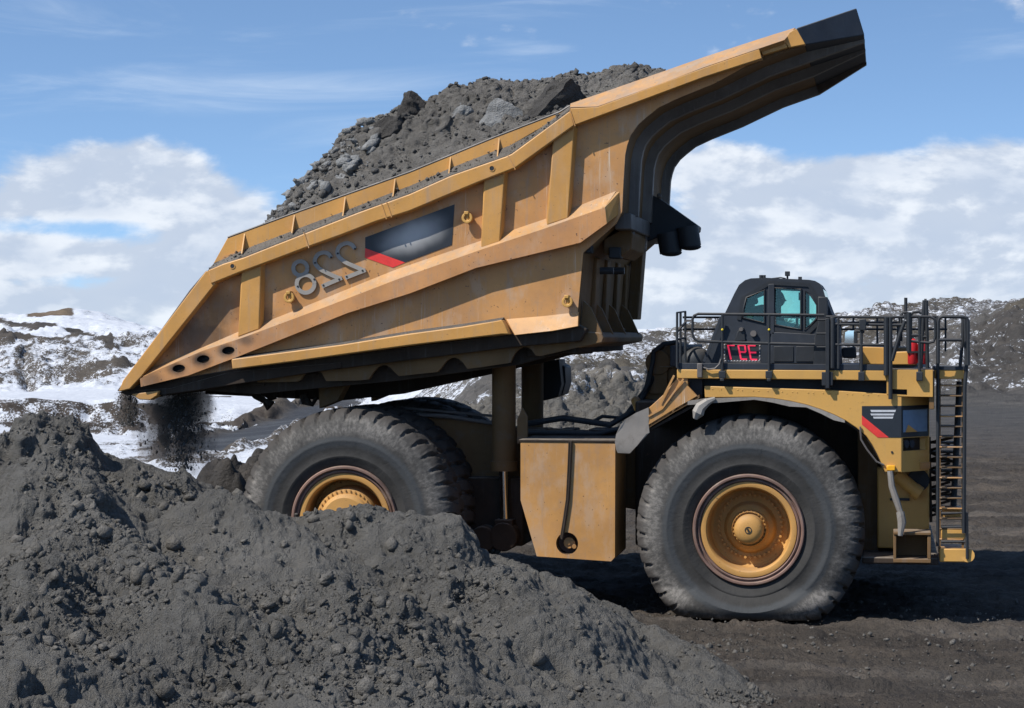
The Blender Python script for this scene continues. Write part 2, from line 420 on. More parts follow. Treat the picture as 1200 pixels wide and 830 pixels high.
FLAPM = paint('dusty_rubber', (0.27, 0.245, 0.215), rough=0.85, dirt=0.5, streak=0.6, rust=0.1, dirtcol=(0.12, 0.10, 0.085), vary=0.2, topdust=0.3, streak_scale=14)
CHROME, t_, b_, _ = new_mat('chrome_rod'); b_.inputs['Base Color'].default_value = (.75, .76, .78, 1); b_.inputs['Metallic'].default_value = 1; b_.inputs['Roughness'].default_value = .12
GLASS, t_, b_, o_ = new_mat('tinted_cab_glass')
t_.n.remove(b_)
tr_ = t_.new('ShaderNodeBsdfTransparent'); tr_.inputs[0].default_value = (0.72, 0.93, 0.90, 1)
gl_ = t_.new('ShaderNodeBsdfGlossy'); gl_.inputs['Roughness'].default_value = 0.02; gl_.inputs[0].default_value = (.8, .95, .95, 1)
fr_ = t_.new('ShaderNodeFresnel'); fr_.inputs[0].default_value = 1.5
mx_ = t_.new('ShaderNodeMixShader'); t_.link(fr_.outputs[0], mx_.inputs[0]); t_.link(tr_.outputs[0], mx_.inputs[1]); t_.link(gl_.outputs[0], mx_.inputs[2]); t_.link(mx_.outputs[0], o_.inputs[0])
MIRR, t_, b_, _ = new_mat('mirror_glass'); b_.inputs['Base Color'].default_value = (.8, .83, .86, 1); b_.inputs['Metallic'].default_value = 1; b_.inputs['Roughness'].default_value = .03
def plain(name, c_, rough=0.6, emit=None):
    m, t, b, o = new_mat(name); pos, nor = geo(t)
    n = t.noise(pos, 9, 4, 0.6)
    t.link(t.mix(t.math('MULTIPLY', t.sstep(n, .4, .7), .3), c_, tuple(x * .6 for x in c_)), b.inputs['Base Color'])
    b.inputs['Roughness'].default_value = rough
    if emit: b.inputs['Emission Color'].default_value = (*emit[0], 1); b.inputs['Emission Strength'].default_value = emit[1]
    return m
DECB = plain('decal_black', (0.020, 0.024, 0.030), 0.4)
DECR = plain('decal_red', (0.75, 0.045, 0.035), 0.45)
DECW = plain('decal_grey', (0.55, 0.56, 0.58), 0.5)
DECBL = plain('decal_pale_blue', (0.17, 0.25, 0.36), 0.4)
AMB = plain('amber_lens', (0.9, 0.42, 0.02), 0.25)
LEDM = plain('led_red', (0.5, 0.02, 0.05), 0.5, ((0.9, 0.03, 0.10), 0.45))
SEATM = plain('seat_cloth', (0.03, 0.03, 0.035), 0.9)
SKIN = plain('skin', (0.35, 0.19, 0.13), 0.6)
HAIR = plain('hair', (0.03, 0.02, 0.015), 0.7)
SHIRT = plain('work_shirt', (0.10, 0.105, 0.08), 0.85)
PAPER = plain('paper', (0.6, 0.75, 0.68), 0.7)
HIVIS = plain('hi_vis_cloth', (0.75, 0.55, 0.03), 0.7)
REDCLOTH = plain('orange_cloth', (0.8, 0.12, 0.02), 0.7)
LAMPG = plain('lamp_glass', (0.5, 0.5, 0.5), 0.15)
# decal on the body with a soft grey smear in the middle
DECS, t_, b_, _ = new_mat('decal_black_smeared'); pos_, nor_ = geo(t_)
cx_, cz_ = P(487, 275, 0.2)
q_ = t_.mapping(pos_, loc=(-cx_, 0, -cz_)); q_ = t_.mapping(q_, rot=(0, R(17), 0)); q_ = t_.mapping(q_, scale=(1 / .66, 0, 1 / .30))
ln_ = t_.new('ShaderNodeVectorMath', operation='LENGTH'); t_.link(q_, ln_.inputs[0])
f_ = t_.math('MULTIPLY', t_.sstep(t_.math('ADD', ln_.outputs['Value'], t_.math('MULTIPLY', t_.noise(pos_, 2.2, 2, .5), .5)), 1.55, 0.35), 1.0)
t_.link(t_.mix(f_, (0.022, 0.025, 0.03), (0.42, 0.42, 0.41)), b_.inputs['Base Color']); b_.inputs['Roughness'].default_value = .45
# rubber: black with a dust-caked scuffed band on the shoulder, by real radius from the axle (object space)
RUB, t_, b_, _ = new_mat('tyre_rubber')
tc_ = t_.new('ShaderNodeTexCoord').outputs['Object']; sp_ = t_.new('ShaderNodeSeparateXYZ'); t_.link(tc_, sp_.inputs[0])
rad = t_.math('SQRT', t_.math('ADD', t_.math('MULTIPLY', sp_.outputs[0], sp_.outputs[0]), t_.math('MULTIPLY', sp_.outputs[2], sp_.outputs[2])))
nb = t_.noise(tc_, 1.5, 4, .6); nm = t_.noise(tc_, 7, 6, .7); nf = t_.noise(tc_, 40, 4, .7)
ang = t_.math('ARCTAN2', sp_.outputs[2], sp_.outputs[0])
pc = t_.new('ShaderNodeCombineXYZ'); t_.link(t_.math('MULTIPLY', ang, 9), pc.inputs[0]); t_.link(t_.math('MULTIPLY', rad, 3), pc.inputs[1])
scr = t_.noise(pc.outputs[0], 3.0, 6, .75)
rw = t_.math('ADD', rad, t_.math('MULTIPLY', t_.math('SUBTRACT', nm, .5), .10))
band = t_.math('MULTIPLY', t_.sstep(rw, 1.48, 1.64), t_.sstep(rw, 1.99, 1.80))
band = t_.math('MULTIPLY', band, t_.math('MULTIPLY', t_.math('ADD', .3, t_.math('MULTIPLY', t_.sstep(scr, .38, .68), .8)), t_.math('ADD', .35, t_.math('MULTIPLY', t_.sstep(nb, .38, .60), .85))), clamp=True)
colr = t_.mix(t_.sstep(nb, .35, .65), (0.034, 0.033, 0.031), (0.050, 0.048, 0.045))
colr = t_.mix(t_.math('MULTIPLY', t_.math('MULTIPLY', t_.sstep(rw, 1.30, 1.38), t_.sstep(rw, 1.56, 1.48)), .5), colr, (0.072, 0.080, 0.086))
colr = t_.mix(band, colr, (0.185, 0.172, 0.155))
colr = t_.mix(t_.math('MULTIPLY', t_.sstep(rad, 1.8, 1.95), .6), colr, (0.07, 0.062, 0.056))
colr = t_.mix(t_.math('MULTIPLY', t_.sstep(nf, .55, .8), .35), colr, (0.03, 0.03, 0.03))
t_.link(colr, b_.inputs['Base Color']); b_.inputs['Roughness'].default_value = .82; b_.inputs['Specular IOR Level'].default_value = .25
bump(t_, b_, t_.math('ADD', t_.math('MULTIPLY', nm, .6), t_.math('MULTIPLY', scr, .6)), .5, .03)
# loose earth
def earth(name, lo, hi, snow=False, bscale=1.0, dist=0.05):
    m, t, b, o = new_mat(name); pos, nor = geo(t)
    n1 = t.noise(pos, .35, 4, .6); n2 = t.noise(pos, 3.2 * bscale, 7, .68); n3 = t.noise(pos, 22 * bscale, 5, .7)
    c_ = t.mix(t.sstep(n1, .3, .7), lo, hi)
    c_ = t.mix(t.math('MULTIPLY', t.sstep(n2, .35, .7), .45), c_, tuple(x * 1.45 for x in hi))
    c_ = t.mix(t.math('MULTIPLY', t.sstep(n3, .5, .75), .45), c_, tuple(x * .45 for x in lo))
    t.link(c_, b.inputs['Base Color']); b.inputs['Roughness'].default_value = .95; b.inputs['Specular IOR Level'].default_value = .12
    gr = t.vor(pos, 34 * bscale); g2 = t.noise(pos, 60, 3, .8)
    bump(t, b, t.math('ADD', t.math('ADD', t.math('MULTIPLY', n2, 1.0), t.math('MULTIPLY', n3, 1.1)), t.math('ADD', t.math('MULTIPLY', gr, -.35), t.math('MULTIPLY', g2, .5))), 1.0, dist)
    return m
MOUND = earth('grey_clay_dirt', (0.112, 0.107, 0.097), (0.178, 0.170, 0.154), bscale=1.4, dist=.075)
CLOD = earth('grey_clay_clods', (0.112, 0.105, 0.093), (0.180, 0.169, 0.151))
LOADM = earth('dark_overburden', (0.115, 0.107, 0.096), (0.19, 0.178, 0.160), bscale=1.6, dist=.05)
STONE = earth('grey_shale_rubble', (0.075, 0.071, 0.066), (0.15, 0.146, 0.138))
PALE = earth('pale_grey_rock', (0.20, 0.20, 0.195), (0.31, 0.31, 0.30))
DARKR = earth('dark_shale', (0.058, 0.054, 0.050), (0.088, 0.083, 0.077))
LEDGE = earth('dust_on_ledge', (0.11, 0.10, 0.09), (0.19, 0.17, 0.145))
# terrain: own colour per place + snow cover per place, broken up per clod
TERR, t, b, o = new_mat('mine_ground'); pos, nor = geo(t)
at = t.new('ShaderNodeAttribute', attribute_name='soil'); sw = t.new('ShaderNodeAttribute', attribute_name='snow')
fl = t.new('ShaderNodeAttribute', attribute_name='grain')
n1 = t.noise(pos, .9, 6, .68); n2 = t.noise(pos, 7, 6, .7); nst = t.noise(t.mapping(pos, scale=(.30, .8, 1), rot=(0, 0, R(8))), 1.1, 8, .75)
far_n = t.noise(pos, .36, 9, .76); fine_n = t.noise(pos, 2.6, 6, .78)
c1 = t.mix(t.math('MULTIPLY', t.sstep(nst, .42, .66), .55), at.outputs['Color'], t.mix(1, at.outputs['Color'], (1.9, 1.8, 1.7), 'MULTIPLY'))
c1 = t.mix(t.math('MULTIPLY', t.sstep(n1, .5, .72), .5), c1, t.mix(1, at.outputs['Color'], (.5, .48, .5), 'MULTIPLY'))
c1 = t.mix(t.math('MULTIPLY', t.sstep(n2, .5, .75), .4), c1, t.mix(1, at.outputs['Color'], (.45, .45, .45), 'MULTIPLY'))
mask = t.math('ADD', t.math('MULTIPLY', far_n, .45), t.math('MULTIPLY', fine_n, .55))
thr = t.math('SUBTRACT', 1.0, sw.outputs['Fac'])
# thr 0..1 mapped onto the noise range .3...7
lo_ = t.math('ADD', t.math('MULTIPLY', thr, .46), .26)
sm = t.sstep(t.math('SUBTRACT', mask, lo_), -.015, .03)
sm = t.math('MULTIPLY', sm, t.sstep(sw.outputs['Fac'], .01, .05))
c2 = t.mix(sm, c1, t.mix(t.sstep(n1, .3, .7), (.50, .53, .58), (.66, .68, .71)))
t.link(c2, b.inputs['Base Color']); b.inputs['Roughness'].default_value = .9; b.inputs['Specular IOR Level'].default_value = .15
bump(t, b, t.math('ADD', t.math('MULTIPLY', n1, 1.0), t.math('ADD', t.math('MULTIPLY', n2, .7), t.math('MULTIPLY', nst, .6))), 1.0, .24)
# ------------------------------------------------------------------ terrain
def ut_to_xy(u, t): return CAM.x + t * (-sa + u * ca), CAM.y + t * (ca + u * sa)
def xy_to_ut(x, y):
    dx_ = x - CAM.x; dy_ = y - CAM.y
    t = -dx_ * sa + dy_ * ca; return (dx_ * ca + dy_ * sa) / np.maximum(t, 1e-3), t
# height along the line of sight for a few bearings (bearing in photo px : [(distance, z), ...])
ST = [
 (-900, [(60, 0), (110, -6), (200, -10), (340, -10), (346, -5), (420, -5), (560, 2), (760, 7), (1000, 9), (3000, 12), (9000, 60)]),
 (0,   [(58, 0), (110, -8), (200, -9.4), (333, -9.3), (341, -5.0), (405, -5.6), (520, 3.2), (700, 4.5), (900, 11), (1300, 6), (3000, 6), (9000, 30)]),
 (130, [(58, 0), (110, -8), (200, -10), (333, -10), (341, -5.0), (405, -5.6), (520, 2.6), (700, 4.0), (900, 8), (1300, 6), (3000, 6), (9000, 30)]),
 (230, [(58, 0), (110, -8), (200, -10), (350, -9.4), (362, -6.3), (420, -6.0), (520, 1), (700, 3), (900, 4), (1300, 6), (3000, 6), (9000, 30)]),
 (420, [(58, 0), (110, -6), (200, -8), (300, -8), (380, -7), (420, -5), (520, 0), (700, 2), (900, 3), (1300, 6), (3000, 6), (9000, 30)]),
 (600, [(60, 0), (110, -1), (170, 0), (200, 1.5), (260, 3.6), (340, 4.0), (700, 4), (3000, 4), (9000, 20)]),
 (700, [(60, 0), (120, 0), (165, 0), (200, 2.2), (260, 4.2), (340, 4.0), (700, 4), (3000, 4), (9000, 20)]),
 (900, [(60, 0), (150, 0), (165, .8), (185, 2.8), (240, 5.7), (340, 5.4), (700, 5), (3000, 5), (9000, 20)]),
 (1080,[(60, 0), (152, 0), (160, 1.2), (182, 3.8), (215, 5.6), (250, 7.8), (400, 7), (700, 6), (3000, 6), (9000, 20)]),
 (1135,[(60, 0), (152, 0), (158, 1.4), (176, 4.8), (215, 6.2), (255, 8.2), (400, 7), (700, 6), (3000, 6), (9000, 20)]),
 (1200,[(60, 0), (151, 0), (158, 1.8), (178, 6.6), (200, 7.2), (255, 8.0), (400, 7), (700, 6), (3000, 6), (9000, 20)]),
 (2200,[(60, 0), (150, 0), (160, 2.0), (185, 8.6), (230, 9), (400, 9), (700, 6), (3000, 6), (9000, 20)]),
]
spx = np.array([s[0] for s in ST], float)
def base_height(u, t):
    px = 600 + FOC * u
    hs = np.stack([np.interp(t, [k[0] for k in s[1]], [k[1] for k in s[1]]) for s in ST])
    idx = np.clip(np.searchsorted(spx, px) - 1, 0, len(spx) - 2)
    f = np.clip((px - spx[idx]) / (spx[idx + 1] - spx[idx]), 0, 1); f = f * f * (3 - 2 * f)
    h0 = np.take_along_axis(hs, idx[None], 0)[0]; h1 = np.take_along_axis(hs, (idx + 1)[None], 0)[0]
    return h0 * (1 - f) + h1 * f
def lump(x, y, px, t0, rx, ry, h):
    cx, cy = ut_to_xy((px - 600) / FOC, t0)
    r = np.sqrt(((x - cx) / rx) ** 2 + ((y - cy) / ry) ** 2)
    r = r * (1 + .30 * fbm(x * .45, y * .45, int(px), 4))
    return h * np.clip(1 - r * r, 0, 1) ** 1.0
us = np.concatenate([-np.geomspace(6, .50, 26), np.linspace(-.46, .46, 900), np.geomspace(.50, 6, 26)])
ts = np.concatenate([np.linspace(6, 27, 16), np.arange(27.5, 62, .085), np.arange(62, 90, .085), np.geomspace(90, 150, 60), np.arange(150.5, 190, .22), np.linspace(190.3, 270, 130),
                     np.geomspace(272, 420, 190), np.geomspace(423, 1000, 190), np.geomspace(1030, 9000, 30)])
U, T = np.meshgrid(us, ts)
X, Y = ut_to_xy(U, T); PXg = 600 + FOC * U
Z = base_height(U, T)
left = smooth01(-PXg, -480, -380)          # 1 on the pit side
# -- near yard: ruts, compacted tracks, small ridges
near = smooth01(-T, -150, -110)
rut = fbm(X * .16, (Y + .10 * X) * 1.5, 5, 5, .55) * .055 + fbm(X * .9, Y * 2.6, 9, 4, .6) * .03
rut += clods(X, Y, .55, 3, .35) * .25 + clods(X, Y, .22, 8, .5) * .4 + .045 * fbm(X * 1.6, Y * 2.4, 15, 5, .65) + .04 * fbm(X * .5 + Y * .2, Y * .9, 16, 3)
for yy0, aa in ((-2.4, .05), (-3.6, -.06), (-5.2, .045), (-6.6, .08), (-1.4, -.03)):
    cyl_ = Y - yy0 - aa * X - .18 * np.sin(X * .45 + yy0); tr_ = np.exp(-(cyl_ / .42) ** 4)
    rut += -.03 * tr_ + .02 * np.exp(-((np.abs(cyl_) - .55) / .12) ** 2) + tr_ * .012 * (np.sin(X * 14 + 2.2 * np.abs(cyl_) * 4) > .2)
Z += near * rut * smooth01(-T, -150, -60)
Z += near * .10 * np.exp(-((Y + 0.55 + .25 * np.sin(X * .9)) / .35) ** 2) * smooth01(X, 1.2, 2.2) * (1 + .6 * vnoise(X * 2.2, Y * 2, 4))
Z -= .07 * np.exp(-((Y - .9) / .9) ** 2) * near
# -- heap of rubble behind the truck
hm = np.maximum.reduce([lump(X, Y, 640, 76, 5.0, 7, 3.5), lump(X, Y, 715, 78, 4.8, 7, 3.6), lump(X, Y, 770, 74, 3.8, 6, 2.8), lump(X, Y, 590, 74, 4.5, 6, 3.0),
                        lump(X, Y, 540, 76, 4.5, 6, 3.2), lump(X, Y, 830, 78, 4.0, 6, 2.8)])
hmask = smooth01(hm, 0, .5)
Z += hm + hmask * (fbm(X * .5, Y * .5, 21, 5, .6) * .28)
# -- spoil slopes on the right and middle
sp = smooth01(T, 152, 160) * (1 - left) * smooth01(-T, -700, -400)
Z += sp * (fbm(X * .12, Y * .12, 41, 6, .58) * .75 + clods(X, Y, 2.2, 42, .7) * .45 + clods(X, Y, 1.0, 43, .6) * .5)
# -- pit side
pit = left * smooth01(T, 70, 120)
slp = smooth01(T, 395, 430) * left
Z += pit * fbm(X * .05, Y * .05, 51, 6, .55) * (.25 + slp * 1.1) * smooth01(T, 100, 200)
Z += slp * (ridged(X * .035, Y * .02, 61, 5, .55) * .9 + clods(X, Y, 3.5, 63, .5) * .5) * smooth01(-T, -1000, -600)
# gullied shoulders of the snowy bank
Z += slp * -1.6 * np.exp(-((PXg - 32 - 4 * np.sin(T * .05)) / 7) ** 2) * smooth01(-T, -520, -470)
# far ridge with the bare diagonal haul ramp
ridge = np.interp(PXg, [-200, -20, 20, 60, 75, 100, 120, 145, 165, 230], [2, 1.2, .6, 3.3, 4.7, 4.9, 4.2, 1.6, .5, 0])
Z += left * ridge * np.exp(-((T - 900) / 90) ** 2)
# road in the pit, climbing away to the right
rc = np.interp(PXg, [-200, 0, 200, 260, 320, 380, 430], [268, 272, 282, 296, 322, 362, 400])
rw_ = np.interp(PXg, [0, 200, 300, 380], [14, 21, 26, 26])
pr_ = smooth01(PXg, 165, 215)
road = np.exp(-np.abs((T - rc) / rw_) ** 6) * left * pr_
Z = Z * 1.0 - road * (.3 + .5 * pit * fbm(X * .05, Y * .05, 51, 6, .55) * .3)
berm = (np.exp(-((T - rc + rw_ * 1.35) / 6) ** 2) + np.exp(-((T - rc - rw_ * 1.3) / 6) ** 2)) * left * pr_
Z += berm * (.9 + .7 * fbm(X * .25, Y * .25, 71, 4, .6)) + left * smooth01(T, 180, 220) * smooth01(-T, -330, -280) * (1 - road) * clods(X, Y, 1.6, 77, .5) * .5
# dirt pile in the truck's shade behind the rear tyre
bl = np.maximum(lump(X, Y, 275, 50, 1.25, 2.6, 2.0), lump(X, Y, 295, 51, 1.6, 2.4, 2.05))
bl = np.maximum(bl, lump(X, Y, 315, 52, 1.5, 1.8, 1.9))
Z += bl * (1 + .25 * fbm(X * 1.5, Y * 1.5, 81, 4)) + smooth01(bl, 0, .2) * clods(X, Y, .6, 83, .7) * .5

# slope of the surface, for where snow cannot lie
dZt = np.gradient(Z, axis=0) / np.maximum(np.gradient(T, axis=0), 1e-3)
dZx = np.gradient(Z, axis=1) / np.maximum(np.abs(np.gradient(X, axis=1)), 1e-3)
slope = np.sqrt(dZt ** 2 + dZx ** 2)
soil = np.zeros(Z.shape + (4,)); soil[..., 3] = 1
def setc(maskv, c_):
    for i in range(3): soil[..., i] = soil[..., i] * (1 - maskv) + c_[i] * maskv
one = np.ones_like(Z)
setc(one, (.074, .064, .054)); setc(smooth01(fbm(X * .25, Y * .6, 90, 4), -.1, .7) * .6, (.048, .042, .037)); setc(smooth01(fbm(X * .2, Y * .9, 92, 4), .15, .8) * .6, (.11, .098, .085))
setc(smooth01(T, 75, 140), (.072, .070, .067))
setc(hmask, (.135, .128, .114))
setc(sp, (.088, .084, .079))
fh = sp * smooth01(PXg, 1120, 1150) * smooth01(-T, -192, -182)
setc(fh, (.060, .056, .052)); setc(sp * smooth01(vnoise(X * .05, Y * .05, 91), .2, .6) * .6, (.075, .064, .045))
setc(left * smooth01(T, 60, 120), (.072, .063, .053))
setc(left * smooth01(slope, .3, .6) * smooth01(T, 326, 332) * smooth01(-T, -360, -350), (.058, .048, .040)); setc(left * smooth01(T, 325, 333) * smooth01(-T, -350, -343) * smooth01(vnoise(PXg * .22 + T * .3, T * .4, 97), -.1, .5) * .6, (.030, .026, .023))
setc(road, (.046, .050, .057)); setc(road * smooth01(vnoise(T * .35, PXg * .004, 95), .1, .6) * .5, (.085, .092, .10))
setc(smooth01(bl, 0, .2), (.06, .055, .05))
snow = np.zeros_like(Z)
snow = np.maximum(snow, left * smooth01(T, 110, 150) * .84)
snow -= left * slp * (.19 + .34 * smooth01(fbm(X * .03, Y * .03, 101, 6, .65), .05, .9)) * smooth01(-T, -620, -520)
snow -= left * smooth01(slope, .16, .42) * (.75 * smooth01(T, 326, 333) * smooth01(-T, -400, -345) + .24 * slp)
snow -= left * smooth01(-T, -330, -290) * smooth01(T, 180, 200) * (.18 + .2 * smooth01(fbm(X * .06, Y * .06, 107, 4), 0, .6))
snow -= left * (berm > .25) * .22
clf = left * smooth01(T, 326, 333) * smooth01(-T, -350, -342)
snow += clf * (.34 + .15 * vnoise(PXg * .08, T * .5, 98))
snow -= road * 1.4
# low dark ledges showing through the snow under the body
for (lt, lw, p0, p1, st_) in ((395, 7, 236, 275, 1), (470, 5, 250, 300, 1), (420, 4, 270, 330, .8), (345, 5, 225, 330, .9), (440, 5, 335, 372, .9), (372, 4, 300, 420, .6)):
    snow -= left * st_ * np.exp(-((T - lt) / lw) ** 4) * smooth01(PXg, p0, p0 + 8) * smooth01(-PXg, -p1, -p1 + 8)
# bare ramp across the far ridge, and bare crest
rl = np.interp(PXg, [-50, 0, 60, 125, 140], [820, 815, 740, 560, 520]); 
bare = np.exp(-((T - rl) / 26) ** 2) * (PXg < 132) * left
snow -= bare * 1.2; setc(bare, (.06, .055, .05))
snow -= left * (T > 840) * smooth01(PXg, 25, 40) * smooth01(-PXg, -92, -76) * .9
setc(left * (T > 840) * smooth01(PXg, 25, 40) * smooth01(-PXg, -92, -76), (.13, .10, .07))
snow = np.maximum(snow, 0) * 1.0 + (1 - left) * smooth01(T, 300, 360) * .7
mid_s = smooth01(-PXg, -860, -780)
snow += sp * (.325 + .10 * fbm(X * .03, Y * .03, 111, 3)) * (1 - fh) + sp * smooth01(T, 200, 235) * .07 + sp * mid_s * (.06 * smooth01(T, 170, 200))
snow += fh * .33 + fh * smooth01(-T, -162, -156) * .10
snow -= sp * mid_s * np.exp(-((T - 186) / 7) ** 2) * .5
snow += hmask * (.17 + .30 * smooth01(hm, 2.4, 3.9))
snow = np.clip(snow - smooth01(T, 152, 150) * 0, 0, 1)
# crumble the rubble heap and the spoil slopes along their own normals
r0, r1 = np.searchsorted(ts, 63), np.searchsorted(ts, 94); c0, c1 = np.searchsorted(us, (430 - 600) / FOC), np.searchsorted(us, (900 - 600) / FOC)
s1 = (slice(r0, r1), slice(c0, c1))
X[s1], Y[s1], Z[s1] = roughen(X[s1], Y[s1], Z[s1], smooth01(hm[s1], .1, .8), [('n', .6, .16, 301), ('b', 1.3, .10, 302), ('n', 2.6, .12, 303), ('b', 4.4, .10, 304), ('n', 6.5, .09, 305), ('n', 11, .05, 306)])
r0, r1 = np.searchsorted(ts, 150), np.searchsorted(ts, 262); c0 = np.searchsorted(us, (560 - 600) / FOC); c1 = np.searchsorted(us, (1300 - 600) / FOC)
s1 = (slice(r0, r1), slice(c0, c1))
X[s1], Y[s1], Z[s1] = roughen(X[s1], Y[s1], Z[s1], smooth01(sp[s1], .1, .8), [('n', .35, .40, 311), ('b', .8, .26, 312), ('n', 1.7, .16, 313)])
r0, r1 = np.searchsorted(ts, 325), np.searchsorted(ts, 700); c0 = np.searchsorted(us, (-100 - 600) / FOC); c1 = np.searchsorted(us, (430 - 600) / FOC)
s1 = (slice(r0, r1), slice(c0, c1))
X[s1], Y[s1], Z[s1] = roughen(X[s1], Y[s1], Z[s1], smooth01(slope[s1], .08, .4), [('n', .12, 1.1, 321), ('b', .3, .6, 322), ('n', .7, .35, 323)])
verts = np.stack([X, Y, Z], -1).reshape(-1, 3)
faces = grid_faces(len(ts), len(us))
# apron behind the viewer so that the sheet reaches the horizon that way too
n0 = len(verts); row = np.arange(len(us))
lat = us * 6 * 60
bx_ = CAM.x + lat * ca + 3000 * sa; by_ = CAM.y + lat * sa - 3000 * ca
verts = np.concatenate([verts, np.stack([bx_, by_, np.zeros_like(bx_)], -1)])
f2 = np.stack([n0 + row[:-1], n0 + row[1:], row[1:], row[:-1]], -1)
faces = np.concatenate([faces, f2])
soilv = np.concatenate([soil.reshape(-1, 4), np.tile([.09, .08, .07, 1], (len(us), 1))])
snowv = np.concatenate([snow.ravel(), np.zeros(len(us))])
ground = fast_mesh('ground', verts, faces, TERR, {'soil': ('FLOAT_COLOR', soilv), 'snow': ('FLOAT', snowv)}, kind='structure')

# ------------------------------------------------------------------ the dumped dirt in the foreground
CR = [(-400, 470, 37.0), (-120, 500, 37.0), (0, 526, 37), (25, 508, 37), (62, 503, 37), (104, 505, 37), (122, 531, 37), (146, 538, 37), (179, 546, 37), (208, 553, 37), (233, 567, 37), (262, 577, 37),
      (292, 588, 37), (308, 600, 37.0), (342, 611, 37.2), (375, 606, 37.3), (400, 600, 37.3), (417, 599, 37.3), (458, 611, 37.3), (500, 618, 37.3), (520, 616, 37.3), (538, 616, 37.2), (556, 640, 37), (575, 652, 36.8),
      (617, 669, 36.4), (675, 689, 36), (733, 714, 35.4), (762, 746, 34.6), (827, 778, 33.2), (932, 835, 30.6), (1010, 900, 28), (1300, 1000, 24)]
cpx = np.array([c[0] for c in CR], float); cy_ = np.array([c[1] for c in CR], float); ct = np.array([c[2] for c in CR], float)
cz = CAM.z - (cy_ - HOR) * ct / FOC
mu = np.linspace((-330 - 600) / FOC, (1000 - 600) / FOC, 1150)
mt = np.concatenate([np.arange(21.5, 25, .035), np.arange(25, 39.4, .0235)])
MU, MT = np.meshgrid(mu, mt); MX, MY = ut_to_xy(MU, MT); MP = 600 + FOC * MU
czp = np.interp(MP, cpx, cz); ctp = np.interp(MP, cpx, ct)
foot = np.interp(MP, [-300, 0, 200, 420, 620, 760, 860, 940], [1.75, 1.30, 1.0, .78, .50, .12, -.05, -.4])
# from the crest down to the foot of the heaps; the front is a set of separate dumps
d = np.clip((ctp - MT) / (ctp - 24.5), 0, 1)
front = foot + (czp - foot) * (1 - d) ** 1.25
front = np.where(MT < 24.5, foot - (24.5 - MT) * .25, front)
back = czp - (MT - ctp) * .85
MZ = np.where(MT < ctp, front, back)
def dump(px, t0, rx, ry, h, rot=0.0, pw=1.0):
    cx, cy = ut_to_xy((px - 600) / FOC, t0); a = MX - cx; b = MY - cy
    a, b = a * math.cos(rot) + b * math.sin(rot), -a * math.sin(rot) + b * math.cos(rot)
    wob_ = 1 + .22 * fbm(MX * .8, MY * .8, int(px) + 5, 3)
    r = np.sqrt((a / rx) ** 2 + (b / ry) ** 2) * wob_
    return h * np.clip(1 - r, 0, 1) ** pw
body = smooth01(-MP, -860, -700) * (1 - np.exp(-((MT - ctp) / 1.3) ** 2) * .85)
extra = np.maximum.reduce([dump(150, 29.5, 1.5, 2.6, .75, .5), dump(225, 27.2, 1.5, 2.2, .65, .6), dump(60, 32.5, 1.6, 2.4, .75, .3), dump(330, 32.5, 1.8, 2.2, .6, .2),
                           dump(400, 28.5, 1.6, 2.2, .5, .4), dump(500, 33.5, 1.8, 2.6, .7, .4), dump(590, 31.5, 1.3, 1.9, .62, .7), dump(30, 27.6, 1.6, 2, .6, .3), dump(690, 31.2, 1.2, 1.4, .4, .5)])
MZ += body * extra * 1.15
# the steep heap at the left: ridge running down to the right with a clean shaded face
hx, hy = ut_to_xy((75 - 600) / FOC, 36.2)
a_ = (MX - hx); b_2 = (MY - hy)
heap = np.clip(1.15 - np.abs(a_ + .35 * b_2 * -1) * (.95 + .5 * (a_ + -.35 * b_2 > 0)) - np.clip(-b_2 - 1.2, 0, 9) * .55, 0, 2)
MZ += heap * .50 * smooth01(ctp - MT, .25, 1.3)
amp = smooth01(-MP, -960, -800)
calm = 1 - .75 * np.exp(-((MT - ctp) / .35) ** 2)          # keep the measured skyline
MZ += amp * calm * (fbm(MX * .55, MY * .55, 201, 3, .5) * .20 + ridged(MX * 1.1 + .4 * MY, MY * .8, 205, 4, .5) * .07)
# slides: fine grooves running down the slopes
MZ += amp * .022 * fbm(MX * 4.5 + MY * 1.6, MY * 1.3 - MX * .6, 215, 4, .6) * smooth01(vnoise(MX * .5, MY * .5, 216), 0, .5)
MZ += amp * calm * (.15 * (np.abs(vnoise(MX * 1.05, MY * 1.05, 218)) - .3) + .06 * np.abs(fbm(MX * 2.6, MY * 2.6, 219, 3, .6)))
dn = smooth01(fbm(MX * .5, MY * .5, 231, 3), -.5, .35)
MZ += amp * (clods(MX, MY, .85, 241, .45) * .30 * dn)
toe = np.interp(MP, [-400, 700, 1000], [-1, -.1, -.35])
MZ = np.where(MZ < -.08, -.25, MZ)
MX0, MY0 = MX, MY
MX, MY, MZ = roughen(MX, MY, MZ, (.42 + .62 * dn) * amp * (1 - .5 * np.exp(-((MT - ctp) / .25) ** 2)), [('n', 1.5, .10, 221), ('b', 3.0, .06, 222), ('n', 6.0, .045, 223), ('b', 11, .026, 226), ('n', 19, .020, 227), ('n', 38, .012, 228)])
def mound_h(px, t):
    i = np.clip(np.searchsorted(mt, t), 0, len(mt) - 1); j = np.clip(np.searchsorted(mu, (px - 600) / FOC), 0, len(mu) - 1)
    return MZ[i, j]
mound = fast_mesh('dirt_mound', np.stack([MX, MY, MZ], -1).reshape(-1, 3), grid_faces(len(mt), len(mu)), MOUND,
                  label='freshly dumped lumpy grey dirt filling the foreground in front of the rear wheel', category='dirt', kind='stuff')

